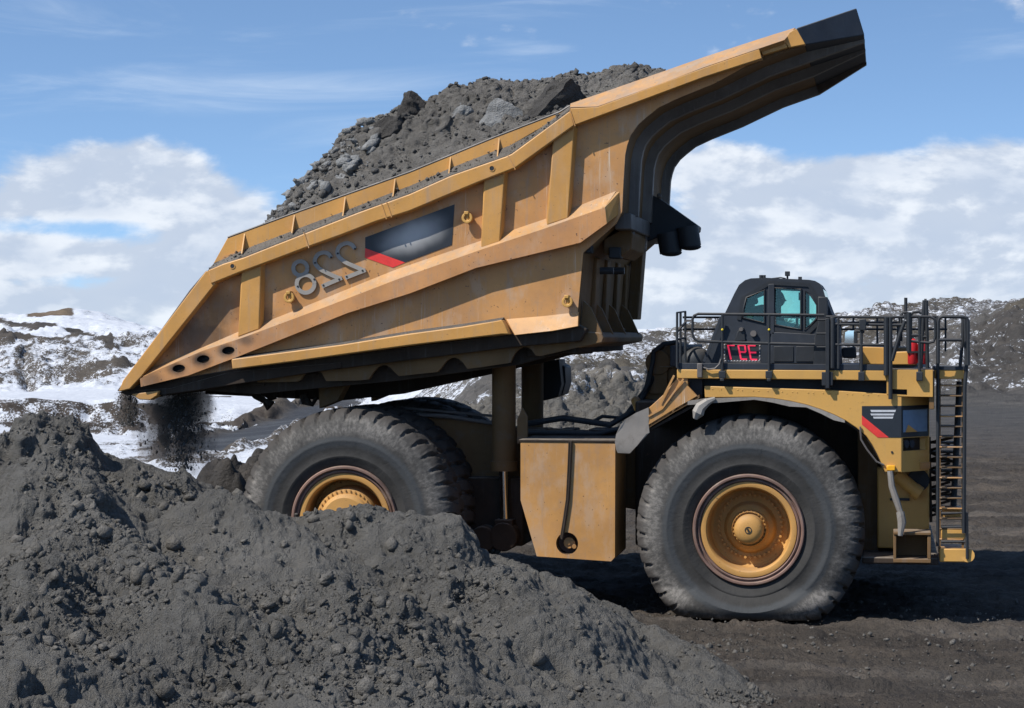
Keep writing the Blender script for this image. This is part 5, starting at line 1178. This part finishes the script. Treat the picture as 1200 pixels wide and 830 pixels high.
# fleet number: bare metal digits bolted on, mirror writing as in the photograph
def digit(strokes, w=.074):
    m = MB()
    for i, s in enumerate(strokes): m.ribbon(PP(s, YB), w, YB - .045 - .003 * i, YB - .015)
    d_ = part('number_digit', m, PLATE, dump_, smooth=30); return d_
def ringpts(cx, cy, r, n=26, a0=0, a1=2 * math.pi): return [(cx + r * math.cos(q), cy + r * math.sin(q)) for q in np.linspace(a0, a1, n)]
d8 = digit([ringpts(352.6, 314.6, 8.2), ringpts(358.8, 332.8, 10.4)])
def smoothpath(p, n=4):
    out = []
    for i in range(len(p) - 1):
        p0 = p[max(i - 1, 0)]; p1 = p[i]; p2 = p[i + 1]; p3 = p[min(i + 2, len(p) - 1)]
        for k in range(n):
            t_q = k / n; out.append(tuple(.5 * ((2 * p1[j]) + (-p0[j] + p2[j]) * t_q + (2 * p0[j] - 5 * p1[j] + 4 * p2[j] - p3[j]) * t_q ** 2 + (-p0[j] + 3 * p1[j] - 3 * p2[j] + p3[j]) * t_q ** 3) for j in (0, 1)))
    out.append(p[-1]); return out
def z5(l): return [(330 + .1917 * a, 230 + .1917 * b) for a, b in l]
d2a = digit([smoothpath(z5([(306, 376), (288, 352), (258, 345), (225, 358), (207, 388), (210, 415), (240, 447), (300, 478), (362, 505)])), z5([(372, 500), (250, 552)])])
d2b = digit([smoothpath(z5([(452, 322), (430, 296), (397, 288), (360, 305), (345, 335), (352, 368), (395, 405), (450, 430), (505, 455)])), z5([(516, 452), (392, 500)])])
for dd, ps in ((d8, [(99, 552), (200, 508)]), (d2a, [(303, 374), (205, 408), (352, 508), (256, 545)]), (d2b, [(449, 322), (344, 350), (495, 455), (398, 492)])):
    m = MB()
    for q in z5(ps): p = P3(*q, YB - .045); m.cyl(p + Vector((0, -.012, 0)), p, .018, 8)
    part('digit_bolts', m, BLK, dd)
# side decal
bp('side_decal', [(428, 278.3), (532.7, 239.6), (529.5, 287.2), (474.7, 307.8), (428, 291)], YB - .008, YB - .003, DECS, 0, smooth=0)
bp('side_decal_stripe', [(428, 291), (474.7, 307.8), (460.3, 313.8), (427.4, 302)], YB - .008, YB - .003, DECR, 0, smooth=0)

# front wall and canopy: one bent sheet across the body
under = [(677, 385), (683.5, 297), (712, 266), (729, 250), (730.5, 215), (732.5, 182), (735, 170), (739, 158.6), (748, 146), (758, 137), (772, 126), (795, 115), (837, 98), (893, 71), (943, 53)]
inner = [(660, 385), (667, 297), (690, 262), (708, 245), (712, 215), (714, 182), (717, 165), (722, 150), (732, 138), (744, 127), (762, 115), (790, 103), (832, 86), (889, 60), (938, 41)]
m = MB(); m.prism(PP(under + inner[::-1], YB), YB + .02, YBF - .02); part('front_wall', m, BROWN, dump_, smooth=50)
def cant(name, ya, yb_, mat):        # tapering tip of the canopy
    pass
yT0, yT1 = 1.35, 6.0
tipu = P(1013, 41, yT0); tipt = P(1003.5, 9.5, yT0)
A0 = P(943, 53, YB); A1 = P(933, 33, YB)
m = MB(); secs = [[(A0[0], YB, A0[1]), (A0[0], YBF, A0[1]), (A1[0], YBF, A1[1]), (A1[0], YB, A1[1])], [(tipu[0], yT0, tipu[1]), (tipu[0], yT1, tipu[1]), (tipt[0], yT1, tipt[1]), (tipt[0], yT0, tipt[1])]]
m.loft(secs); part('canopy_tip', m, BLUEBLK, dump_, bevel=.02)
# yellow band along the canopy edge
cb = bp('canopy_edge', [(668, 127), (674, 146.5), (697, 138), (762, 114), (825, 90.5), (893, 68.5), (889.5, 57.5), (825, 79.5), (700, 125.5)], YR0 - .03, YB + .15, YEL, .012)
bp('canopy_edge_step', [(890, 57.5), (894, 64.8), (923, 55.8), (919, 48), (905, 51.5)], YR0 + .10, YB + .1, YEL, .01, parent=cb)
bp('canopy_edge_end', [(919, 48), (924, 56), (944, 52), (933, 33.5), (925, 38)], YR0 + .12, YB + .1, YEL, .01, parent=cb)
m = MB(); secs = []
for a_, b_3 in (((668, 126), (668.5, 121.5)), ((700, 125), (702, 110)), ((778, 97), (778, 83.5)), ((825, 79), (825, 67)), ((889.5, 57), (889, 46)), ((919, 47), (932, 32.5))):
    i_ = P3(*b_3, YB + .25); o_2 = P3(*a_, YR0 - .03); secs.append([tuple(i_), tuple(o_2), (o_2.x, o_2.y + .1, o_2.z - .05), (i_.x, i_.y + .05, i_.z - .1)])
m.loft(secs); part('canopy_edge_top', m, YELD, cb)
m = MB(); m.loft([[(x, YBF - .15, z), (x, YBF + .3, z), (x, YBF + .3, z + .2), (x, YBF - .15, z + .2)] for x, z in PP([(674, 148), (697, 138), (762, 114), (825, 91), (893, 69)], YB)]); part('far_canopy_edge', m, BROWN, dump_)
# canopy / headboard longitudinal box ribs
for i, yv in enumerate((1.05, 3.3, 6.6)):
    m = MB(); secs = []; n_ = len(under)
    for k in range(3, n_):
        a_ = P(*under[k], YB); pv_ = P(*under[max(k - 1, 3)], YB); nx_ = P(*under[min(k + 1, n_ - 1)], YB)
        d_ = Vector((nx_[0] - pv_[0], nx_[1] - pv_[1])).normalized(); nn = Vector((d_.y, -d_.x)); h_ = .17
        secs.append([(a_[0] - nn.x * .02, yv, a_[1] - nn.y * .02), (a_[0] + nn.x * h_, yv + .08, a_[1] + nn.y * h_), (a_[0] + nn.x * h_, yv + .30, a_[1] + nn.y * h_), (a_[0] - nn.x * .02, yv + .38, a_[1] - nn.y * .02)])
    ytip = yT0 + (yT1 - yT0) * (yv - YB) / (YBF - YB)
    tx, tz = tipu; secs.append([(tx, ytip, tz), (tx, ytip + .05, tz - .05), (tx, ytip + .2, tz - .05), (tx, ytip + .28, tz)])
    m.loft(secs); part('canopy_rib', m, GREYST, dump_, smooth=40)
# grey cross beam and brackets where the ribs land
p0 = P(731, 249, YB); p1 = P(731, 268, YB)
m = MB(); m.box(p0[0] - .2, p0[0] + .10, YB + .3, YBF - .4, p1[1], p0[1]); part('cross_beam', m, GREYST, dump_, bevel=.02)
for yv in (1.1, 3.35):
    m = MB(); m.prism(PP([(722, 268), (735, 268), (733, 285), (728, 290)], YB), yv, yv + .26); part('rib_foot', m, GREYST, dump_, bevel=.01)
bp('lower_canopy_gusset', [(700, 278), (729, 262), (735, 272), (733, 290), (720, 300), (700, 296)], 1.0, 3.2, BROWN, .02, yref=YB)
m = MB(); m.box(PX(684, .3), PX(694, .3), .2, .5, PZ(297, 690, .3), PZ(285, 690, .3)); part('rubber_stop', m, BLK, dump_, bevel=.02)
m = MB(); m.box(PX(714, 1), PX(728, 1), .9, 1.3, PZ(303, 720, 1), PZ(290, 720, 1)); part('rubber_stop', m, BLK, dump_, bevel=.02)
for a_, yv in ((703, .8), (716, 1.6), (712, 2.2)):
    m = MB(); p = P3(a_, 317.5, yv); m.cyl(p, p + Vector((.25, 0, 0)), .065, 12); part('pin_boss', m, BLK, dump_)
# dark bracket with two round rubber pads
bk = bp('canopy_bracket', [(755, 232), (765, 229), (772, 232), (817, 264), (816, 270), (796, 278), (782, 281), (776, 277), (762, 282), (752, 288)], 3.6, 4.6, BLK, .02)
for a_, b_3 in ((785, 284), (807.5, 277)):
    m = MB(); p = P3(a_, b_3, 3.4); m.cyl(p + Vector((-.04, 0, .18)), p + Vector((.02, 0, -.2)), .215, 20); m.ball((p.x + .02, p.y, p.z - .2), .215, 20, 8, (1, 1, .35)); part('exhaust_outlet', m, BLK, bk)
m = MB(); m.ball(tuple(P3(772.5, 229.5, 3.5)), .05, 10, 8); part('bracket_bolt', m, GREYST, bk)
# ribs on the lower front wall and corner gussets
for yv in (1.6, 3.2, 4.9, 6.4):
    m = MB(); m.prism(PP([(683, 297), (687, 299), (684, 372), (677, 385)], YB), yv, yv + .5); part('front_wall_rib', m, BROWN, dump_, bevel=.02)
bp('far_wall_flange', [(690, 270), (706, 268), (698, 372), (683, 372)], 6.9, 7.5, BROWN, .02, yref=YB)
for yv, s in ((.35, 0), (1.9, 0), (3.9, 0), (6.2, 0)):
    bp('front_gusset', [(677, 398), (681, 352), (690, 360), (704, 391), (703, 396)], yv, yv + .1, BROWN, .01, yref=YB)
bp('bottom_cross_plate', [(676, 388), (702, 390), (706, 396), (704, 402), (676, 408)], .3, 6.8, BROWN, .02, yref=YB)
# under-floor: scalloped bolster beam, then deeper frame beams
sc_pts = [(272, 434), (400, 417), (540, 398), (600, 394), (677, 383), (690, 392), (690, 400)]
lowc = []
x_ = 690.0
base_y = lambda x: np.interp(x, [270, 420, 560, 600, 700], [449, 446, 431, 425, 402])
xs_ = np.linspace(688, 272, 84)
for x_ in xs_:
    s_ = abs(math.sin((x_ - 285) / 82 * math.pi)); lowc.append((x_, base_y(x_) - 15 * (s_ < .55) * math.cos(s_ / .55 * math.pi / 2) ** .6))
bp('scalloped_beam', sc_pts + lowc, .30, .42, BROWN, 0, yref=.3)
m = MB()
for k, px in enumerate(range(300, 690, 41)):
    y_ = np.interp(px, [300, 690], [428, 388]); a_ = P(px, y_ + 4, .5); bq = P(px, y_ + 24, .5); m.box(a_[0] - .16, a_[0] + .16, .5, 7.2, bq[1], a_[1])
part('floor_bolsters', m, GRIME, dump_, bevel=.02)
for yv in (2.6, 4.7):
    bp('body_frame_beam', [(240, 452), (400, 436), (560, 412), (690, 398), (722, 400), (640, 424), (604, 432), (470, 462), (396, 470), (240, 462)], yv, yv + .35, GRIME, .03)
bp('underfloor_plate', [(150, 462), (240, 452), (400, 434), (600, 410), (700, 396), (704, 402), (606, 428), (470, 446), (300, 462), (238, 458), (172, 467)], .55, .75, GRIME, .01)
bp('pivot_bracket', [(372, 428), (408, 428), (407, 448), (396, 470), (374, 479)], 1.35, 1.75, BROWN, .02)
bp('pivot_bracket', [(372, 428), (408, 428), (407, 448), (396, 470), (374, 479)], 5.6, 6.0, BROWN, .02, yref=1.35)
m = MB(); m.tube([P3(290, 455, 1.8), P3(300, 463, 1.8), P3(310, 470, 1.8), P3(317, 476, 1.8)], [.05, .09, .06, .12], 7); m.tube([P3(355, 462, 1.8), P3(358, 470, 1.8), P3(366, 474, 1.8), P3(371, 466, 1.8)], [.07, .1, .05, .04], 7); m.box(PX(336, 2), PX(346, 2), 2, 2.3, PZ(466, 340, 2), PZ(455, 340, 2)); m.prism(PP([(300, 455), (330, 455), (322, 468), (316, 470)], 2), 2, 2.1); part('hanging_mud', m, GRIME, dump_, smooth=0)

# ---------------------------------------------------------------- the load
SK = [(150, 490), (225, 430), (262, 345), (300, 306), (337, 266), (358, 226), (397, 180), (423, 154), (450, 138), (473, 127), (485, 121), (504, 120), (535, 110), (565, 102), (604, 96), (646, 92), (703, 93), (745, 92), (772, 95), (800, 100), (835, 95)]
EG = [(150, 475), (200, 430), (262, 345), (300, 290), (344, 262), (480, 214), (582, 173), (656, 144), (700, 127), (778, 96), (835, 78)]
ns, ny = 620, 420
pxs = np.linspace(150, 835, ns); fy = np.linspace(0, 1, ny)
SKx = np.array([P(a, b, 3.3) for a, b in SK]); EGx = np.array([P(a, b, .2) for a, b in EG])
LX = np.linspace(P(235, 400, 3)[0], P(790, 100, 3)[0], ns)
cr_ = np.interp(LX, SKx[:, 0], SKx[:, 1]); eg_ = np.interp(LX, EGx[:, 0], EGx[:, 1]) 
GX, GF = np.meshgrid(LX, fy); GY = .2 + GF * 7.3
crg = np.interp(GX, LX, cr_); egg = np.interp(GX, LX, eg_)
q = np.where(GY < 3.3, (GY - .2) / 3.1, (7.5 - GY) / 4.2)
GZ = egg + (crg - egg) * np.sin(np.clip(q, 0, 1) * np.pi / 2) ** .85
rg_ = smooth01(q, 0, .25); keepc = 1 - .6 * np.exp(-((q - 1) / .08) ** 2)
tailm = smooth01(-GX, -P(430, 150, 3)[0], -P(370, 150, 3)[0])
GZ += rg_ * keepc * (fbm(GX * .9, GY * .9, 301, 5, .55) * .12 + clods(GX, GY, .9, 311, .5) * .35)
GX0, GY0 = GX, GY
GX, GY, GZ = roughen(GX, GY, GZ, rg_ * (1 - .4 * np.exp(-((q - 1) / .08) ** 2)), [('n', 2.5, .07, 321), ('b', 5, .05, 322), ('n', 11, .035, 325), ('n', 22, .016, 326), ('c', .5, .35, 323), ('c', .22, .35, 324)])
load = fast_mesh('load', np.stack([GX, GY, GZ], -1).reshape(-1, 3), grid_faces(ny, ns)[:, ::-1], LOADM, label='heaped dark rock and dirt sliding out of the raised dump body', category='rock load', kind='stuff')
def load_z(x, y):
    i = np.clip(np.searchsorted(fy, (y - .2) / 7.3), 0, ny - 1); j = np.clip(np.searchsorted(LX, x), 0, ns - 1); return GZ[i, j]
n = 7000
xa = rng.uniform(LX[0], LX[-1], n); ya = .3 + rng.uniform(0, 1, n) ** 1.3 * 4.2; za = load_z(xa, ya)
tl = np.clip((P(440, 150, 3)[0] - xa) / 1.6, 0, 1)
sz = .010 + (.07 + .12 * tl) * rng.uniform(0, 1, n) ** 6
scatter('load_rubble', np.stack([xa, ya, za + sz * .2], -1), sz, STONE, 23, small=False, label='broken grey stones strewn through the load', category='rubble', kind='stuff')
n = 150; xa = rng.uniform(P(330, 240, 2)[0], P(450, 200, 2)[0], n); ya = rng.uniform(.5, 2.8, n); za = load_z(xa, ya); sz = rng.uniform(0, 1, n) ** 2 * .16 + .03
scatter('pale_rubble', np.stack([xa, ya, za + sz * .3], -1), sz, PALE, 29, small=False, label='pale grey broken stones near the tail end of the load', category='rubble', kind='stuff')
def lyz(px, py):        # where the line of sight meets the load
    for yv in np.arange(.3, 4.2, .04):
        x, z = P(px, py, yv)
        if z < load_z(np.array([x]), np.array([yv]))[0]: return yv
    return 3.2
props_group.clear()
for (a, b, r_, mt_, lb_, sd, sc_, rt) in (
    (587, 143, .62, PALE, 'large pale slab of rock embedded in the middle of the load', 71, (.8, .35, .75), .3),
    (543, 131, .36, PALE, 'pale blocky rock with a flat lit top, left of the large pale slab', 72, (1.3, .8, .65), .1),
    (652, 121, .62, DARKR, 'long dark wedge of rock leaning on the edge of the dump body', 73, (1.3, .9, .7), .35),
    (484, 131, .44, DARKR, 'tall dark pointed boulder standing out of the load crest', 74, (.8, .8, 1.0), -.5),
    (450, 160, .50, DARKR, 'wide smooth dark boulder at the left shoulder of the load', 75, (1.2, .8, .7), .7),
    (401, 214, .19, PALE, 'small white chunk of rock near the tail end of the load', 76, (1, .8, 1.1), .2)):
    y_ = lyz(a, b)
    boulder(a, b, y_ + .10, r_, mt_, lb_, sd, sc_, rt)

# ---------------------------------------------------------------- dirt pouring off the tail
pp = []; ss = []
def pour(px0, px1, y0, y1, ya_, yb_, n, sig=1.0, smin=.008, smax=.03):
    for _ in range(n):
        f_ = rng.uniform(0, 1) ** 1.0; px = rng.normal((px0 + px1) / 2, (px1 - px0) / 2 * .5 * (1 + .25 * f_)); py = y0 + (y1 - y0) * f_; yv = rng.uniform(ya_, yb_)
        pp.append(tuple(P3(px, py, yv))); ss.append(smin + (smax - smin) * rng.uniform() ** 3)
pour(139, 158, 460, 500, .2, 1.2, 3500, smin=.004, smax=.012); pour(206, 236, 460, 520, .4, 3.5, 4000, smin=.004, smax=.012); pour(190, 222, 470, 548, .4, 3.5, 4000, smin=.004, smax=.012)
pour(139, 160, 460, 498, .2, 1.2, 500); pour(182, 240, 460, 540, .4, 3.5, 1300); pour(200, 226, 460, 552, .6, 3.0, 1300); pour(150, 190, 470, 520, .3, 1.5, 60, smin=.01, smax=.03)
pp = np.array(pp); ss = np.array(ss)
scatter('falling_dirt', pp, ss, STONE, 37, flat=1.6, label='dark dirt pouring from the tail of the dump body', category='falling dirt', kind='stuff')
DUST = bpy.data.materials.new('dust'); DUST.use_nodes = True; t = NT(DUST.node_tree); t.n.clear(); o = t.new('ShaderNodeOutputMaterial'); pv = t.new('ShaderNodeVolumePrincipled')
pos = t.new('ShaderNodeTexCoord').outputs['Object']; pg = geo(t)[0]
ln = t.new('ShaderNodeVectorMath', operation='LENGTH')
def dustcol(px0, px1, y0, y1, ya_, yb_, dens):
    m = MB(); a = P3((px0 + px1) / 2, y0, (ya_ + yb_) / 2); bq = P3((px0 + px1) / 2, y1, (ya_ + yb_) / 2)
    rx = (PX(px1) - PX(px0)) / 2; secs = []
    for k in range(9):
        f_ = k / 8; c0_ = a.lerp(bq, f_); rr = rx * (.6 + .5 * math.sin(f_ * 2.4)) * (1 if 0 < k < 8 else .5)
        secs.append([(c0_.x + rr * math.cos(q), c0_.y + (yb_ - ya_) / 2 * math.sin(q), c0_.z) for q in np.linspace(0, 2 * math.pi, 17)[:-1]])
    m.loft(secs); o_ = m.build('dust_cloud', DUST, None, smooth=60, label=dens, category='dust', kind='stuff'); return o_
gen = t.new('ShaderNodeTexCoord').outputs['Generated']
gp = t.mapping(gen, loc=(-1, -1, .95), scale=(2, 2, -.95))
t.link(gp, ln.inputs[0])
fall = t.sstep(ln.outputs['Value'], 1.0, .25)
nn1 = t.noise(t.mapping(pg, scale=(3.2, 1.4, .8), rot=(0, R(8), 0)), 1.4, 5, .65)
t.link(t.math('MULTIPLY', t.sstep(t.math('ADD', nn1, t.math('MULTIPLY', fall, .30)), .50, .80), 3.4), pv.inputs['Density']); pv.inputs['Color'].default_value = (.42, .34, .28, 1); pv.inputs['Anisotropy'].default_value = .2
t.link(pv.outputs[0], o.inputs['Volume'])
dustcol(196, 250, 452, 560, .5, 3.4, 'soft brown dust round the thick right hand stream of falling dirt'); dustcol(168, 212, 460, 555, .5, 2.4, 'thin brown dust left of the thick stream of falling dirt'); dustcol(134, 166, 460, 515, .2, 1.2, 'small puff of brown dust under the pointed tail corner of the body')

# ---------------------------------------------------------------- fire extinguisher on the deck
e = P3(1075, 427, 1.0); ex = empty('fire_extinguisher', (e.x, e.y, e.z), label='red fire extinguisher cylinders strapped to the deck railing by the hood', category='fire extinguisher')
m = MB()
for dx_ in (-.075, .085):
    m.lathe([], 0, 0) if False else None
def vlathe(m, cx, cy, prof, seg=18):
    secs = [[(cx + r * math.cos(q), cy + r * math.sin(q), z) for q in np.linspace(0, 2 * math.pi, seg + 1)[:-1]] for r, z in prof]; m.loft(secs)
for dx_, h_ in ((-.085, .46), (.085, .43)):
    vlathe(m, e.x + dx_, e.y, [(.07, e.z), (.085, e.z + .03), (.085, e.z + h_ - .08), (.06, e.z + h_ - .02), (.03, e.z + h_)])
m.build('cylinder_body', RED, ex, smooth=50)
m = MB(); 
for dx_, h_ in ((-.085, .46), (.085, .43)): m.box(e.x + dx_ - .025, e.x + dx_ + .025, e.y - .03, e.y + .03, e.z + h_ - .01, e.z + h_ + .05)
m.build('valve', BLK, ex); m = MB(); m.tube([(e.x - .085, e.y, e.z + .49), (e.x + .02, e.y - .05, e.z + .5), (e.x + .03, e.y - .1, e.z + .2)], .015, 6); m.build('hose', BLK, ex)
m = MB(); m.box(e.x - .18, e.x + .18, e.y - .1, e.y + .1, e.z + .2, e.z + .235); m.build('strap', BLK, ex)

# ---------------------------------------------------------------- the driver, seen through the door window
def skin_body(name, joints, bones, radii, mat, sub=2):
    me = bpy.data.meshes.new(name); me.from_pydata([tuple(j) for j in joints], bones, []); me.update()
    o = bpy.data.objects.new(name, me); COL.objects.link(o)
    bm = bmesh.new(); bm.from_mesh(me); lay = bm.verts.layers.skin.verify()
    for i, v in enumerate(bm.verts): v[lay].radius = radii[i]; v[lay].use_root = (i == 0)
    bm.to_mesh(me); bm.free()
    s = o.modifiers.new('skin', 'SKIN'); s.use_smooth_shade = True
    q = o.modifiers.new('sub', 'SUBSURF'); q.levels = sub; q.render_levels = sub
    me.materials.append(mat); return o
pel = P3(905, 399, 1.45); S = 1.0
J = dict(pel=Vector((0, 0, 0)), belly=Vector((.0, 0, .18)), chest=Vector((.04, 0, .40)), neck=Vector((.07, 0, .56)), nk2=Vector((.09, 0, .62)), head=Vector((.12, 0, .72)), top=Vector((.12, 0, .80)),
         shl=Vector((.05, -.19, .50)), ell=Vector((.22, -.25, .27)), wrl=Vector((.47, -.16, .24)), shr=Vector((.05, .19, .50)), elr=Vector((.22, .25, .27)), wrr=Vector((.47, .14, .26)),
         hpl=Vector((.06, -.11, 0)), knl=Vector((.45, -.14, .03)), anl=Vector((.52, -.14, -.38)), tol=Vector((.68, -.15, -.40)), hpr=Vector((.06, .11, 0)), knr=Vector((.45, .14, .03)), anr=Vector((.52, .14, -.38)), tor=Vector((.68, .15, -.40)))
keys = list(J); idx = {k: i for i, k in enumerate(keys)}
bn = [('pel', 'belly'), ('belly', 'chest'), ('chest', 'neck'), ('neck', 'nk2'), ('nk2', 'head'), ('head', 'top'), ('chest', 'shl'), ('shl', 'ell'), ('ell', 'wrl'), ('chest', 'shr'), ('shr', 'elr'), ('elr', 'wrr'), ('pel', 'hpl'), ('hpl', 'knl'), ('knl', 'anl'), ('anl', 'tol'), ('pel', 'hpr'), ('hpr', 'knr'), ('knr', 'anr'), ('anr', 'tor')]
rad_ = dict(pel=(.15, .17), belly=(.13, .16), chest=(.13, .17), neck=(.07, .08), nk2=(.055, .055), head=(.095, .085), top=(.075, .07), shl=(.075, .075), ell=(.05, .05), wrl=(.032, .035), shr=(.075, .075), elr=(.05, .05), wrr=(.032, .035),
            hpl=(.1, .1), knl=(.07, .07), anl=(.045, .045), tol=(.04, .05), hpr=(.1, .1), knr=(.07, .07), anr=(.045, .045), tor=(.04, .05))
drv = skin_body('person', [pel + J[k] for k in keys], [(idx[a], idx[b]) for a, b in bn], [rad_[k] for k in keys], SHIRT)
drv['label'] = 'driver in a dark work shirt sitting in the cab with one arm reaching forward'; drv['category'] = 'person'
WORLD[drv.name] = Vector((0, 0, 0))
hd = pel + J['head'] + Vector((.0, 0, .02))
m = MB(); m.ball(tuple(hd), .112, 20, 14, (.98, .80, 1.18)); m.add([hd + Vector((.10, -.02, .02)), hd + Vector((.10, .02, .02)), hd + Vector((.145, 0, -.02)), hd + Vector((.10, 0, -.04))], [(0, 1, 2), (0, 2, 3), (1, 3, 2)])
for s in (-1, 1): m.ball(tuple(hd + Vector((-.005, s * .09, -.005))), .03, 8, 6, (.7, .3, 1.1))
m.build('head', SKIN, drv, smooth=60)
m = MB(); m.ball(tuple(hd + Vector((-.022, 0, .035))), .118, 18, 12, (1.0, .84, 1.1)); m.build('hair', HAIR, drv, smooth=60)
m = MB()
for s in (-1, 1): m.ball(tuple(hd + Vector((.103, s * .034, .012))), .012, 8, 6)
m.build('eyes', BLK, drv)
m = MB(); m.box(hd.x + .095, hd.x + .105, hd.y - .025, hd.y + .025, hd.z - .066, hd.z - .06); m.build('mouth', REDCLOTH, drv)
for s, w_ in ((-1, 'wrl'), (1, 'wrr')):
    wr = pel + J[w_]; m = MB(); m.ball(tuple(wr + Vector((.05, 0, 0))), .042, 10, 8, (1.2, .9, .55))
    for k in range(4):
        f0 = wr + Vector((.09, (k - 1.5) * .021, .0)); ln_k = (.05, .058, .055, .042)[k]; m.tube([f0, f0 + Vector((ln_k * .6, 0, -.005)), f0 + Vector((ln_k * .8, 0, -.04))], [.0095, .009, .007], 6)
    f0 = wr + Vector((.04, -s * .035, .0)); m.tube([f0, f0 + Vector((.035, -s * .02, -.01)), f0 + Vector((.06, -s * .012, -.03))], [.011, .010, .008], 6)
    m.build('hand', SKIN, drv, smooth=60)
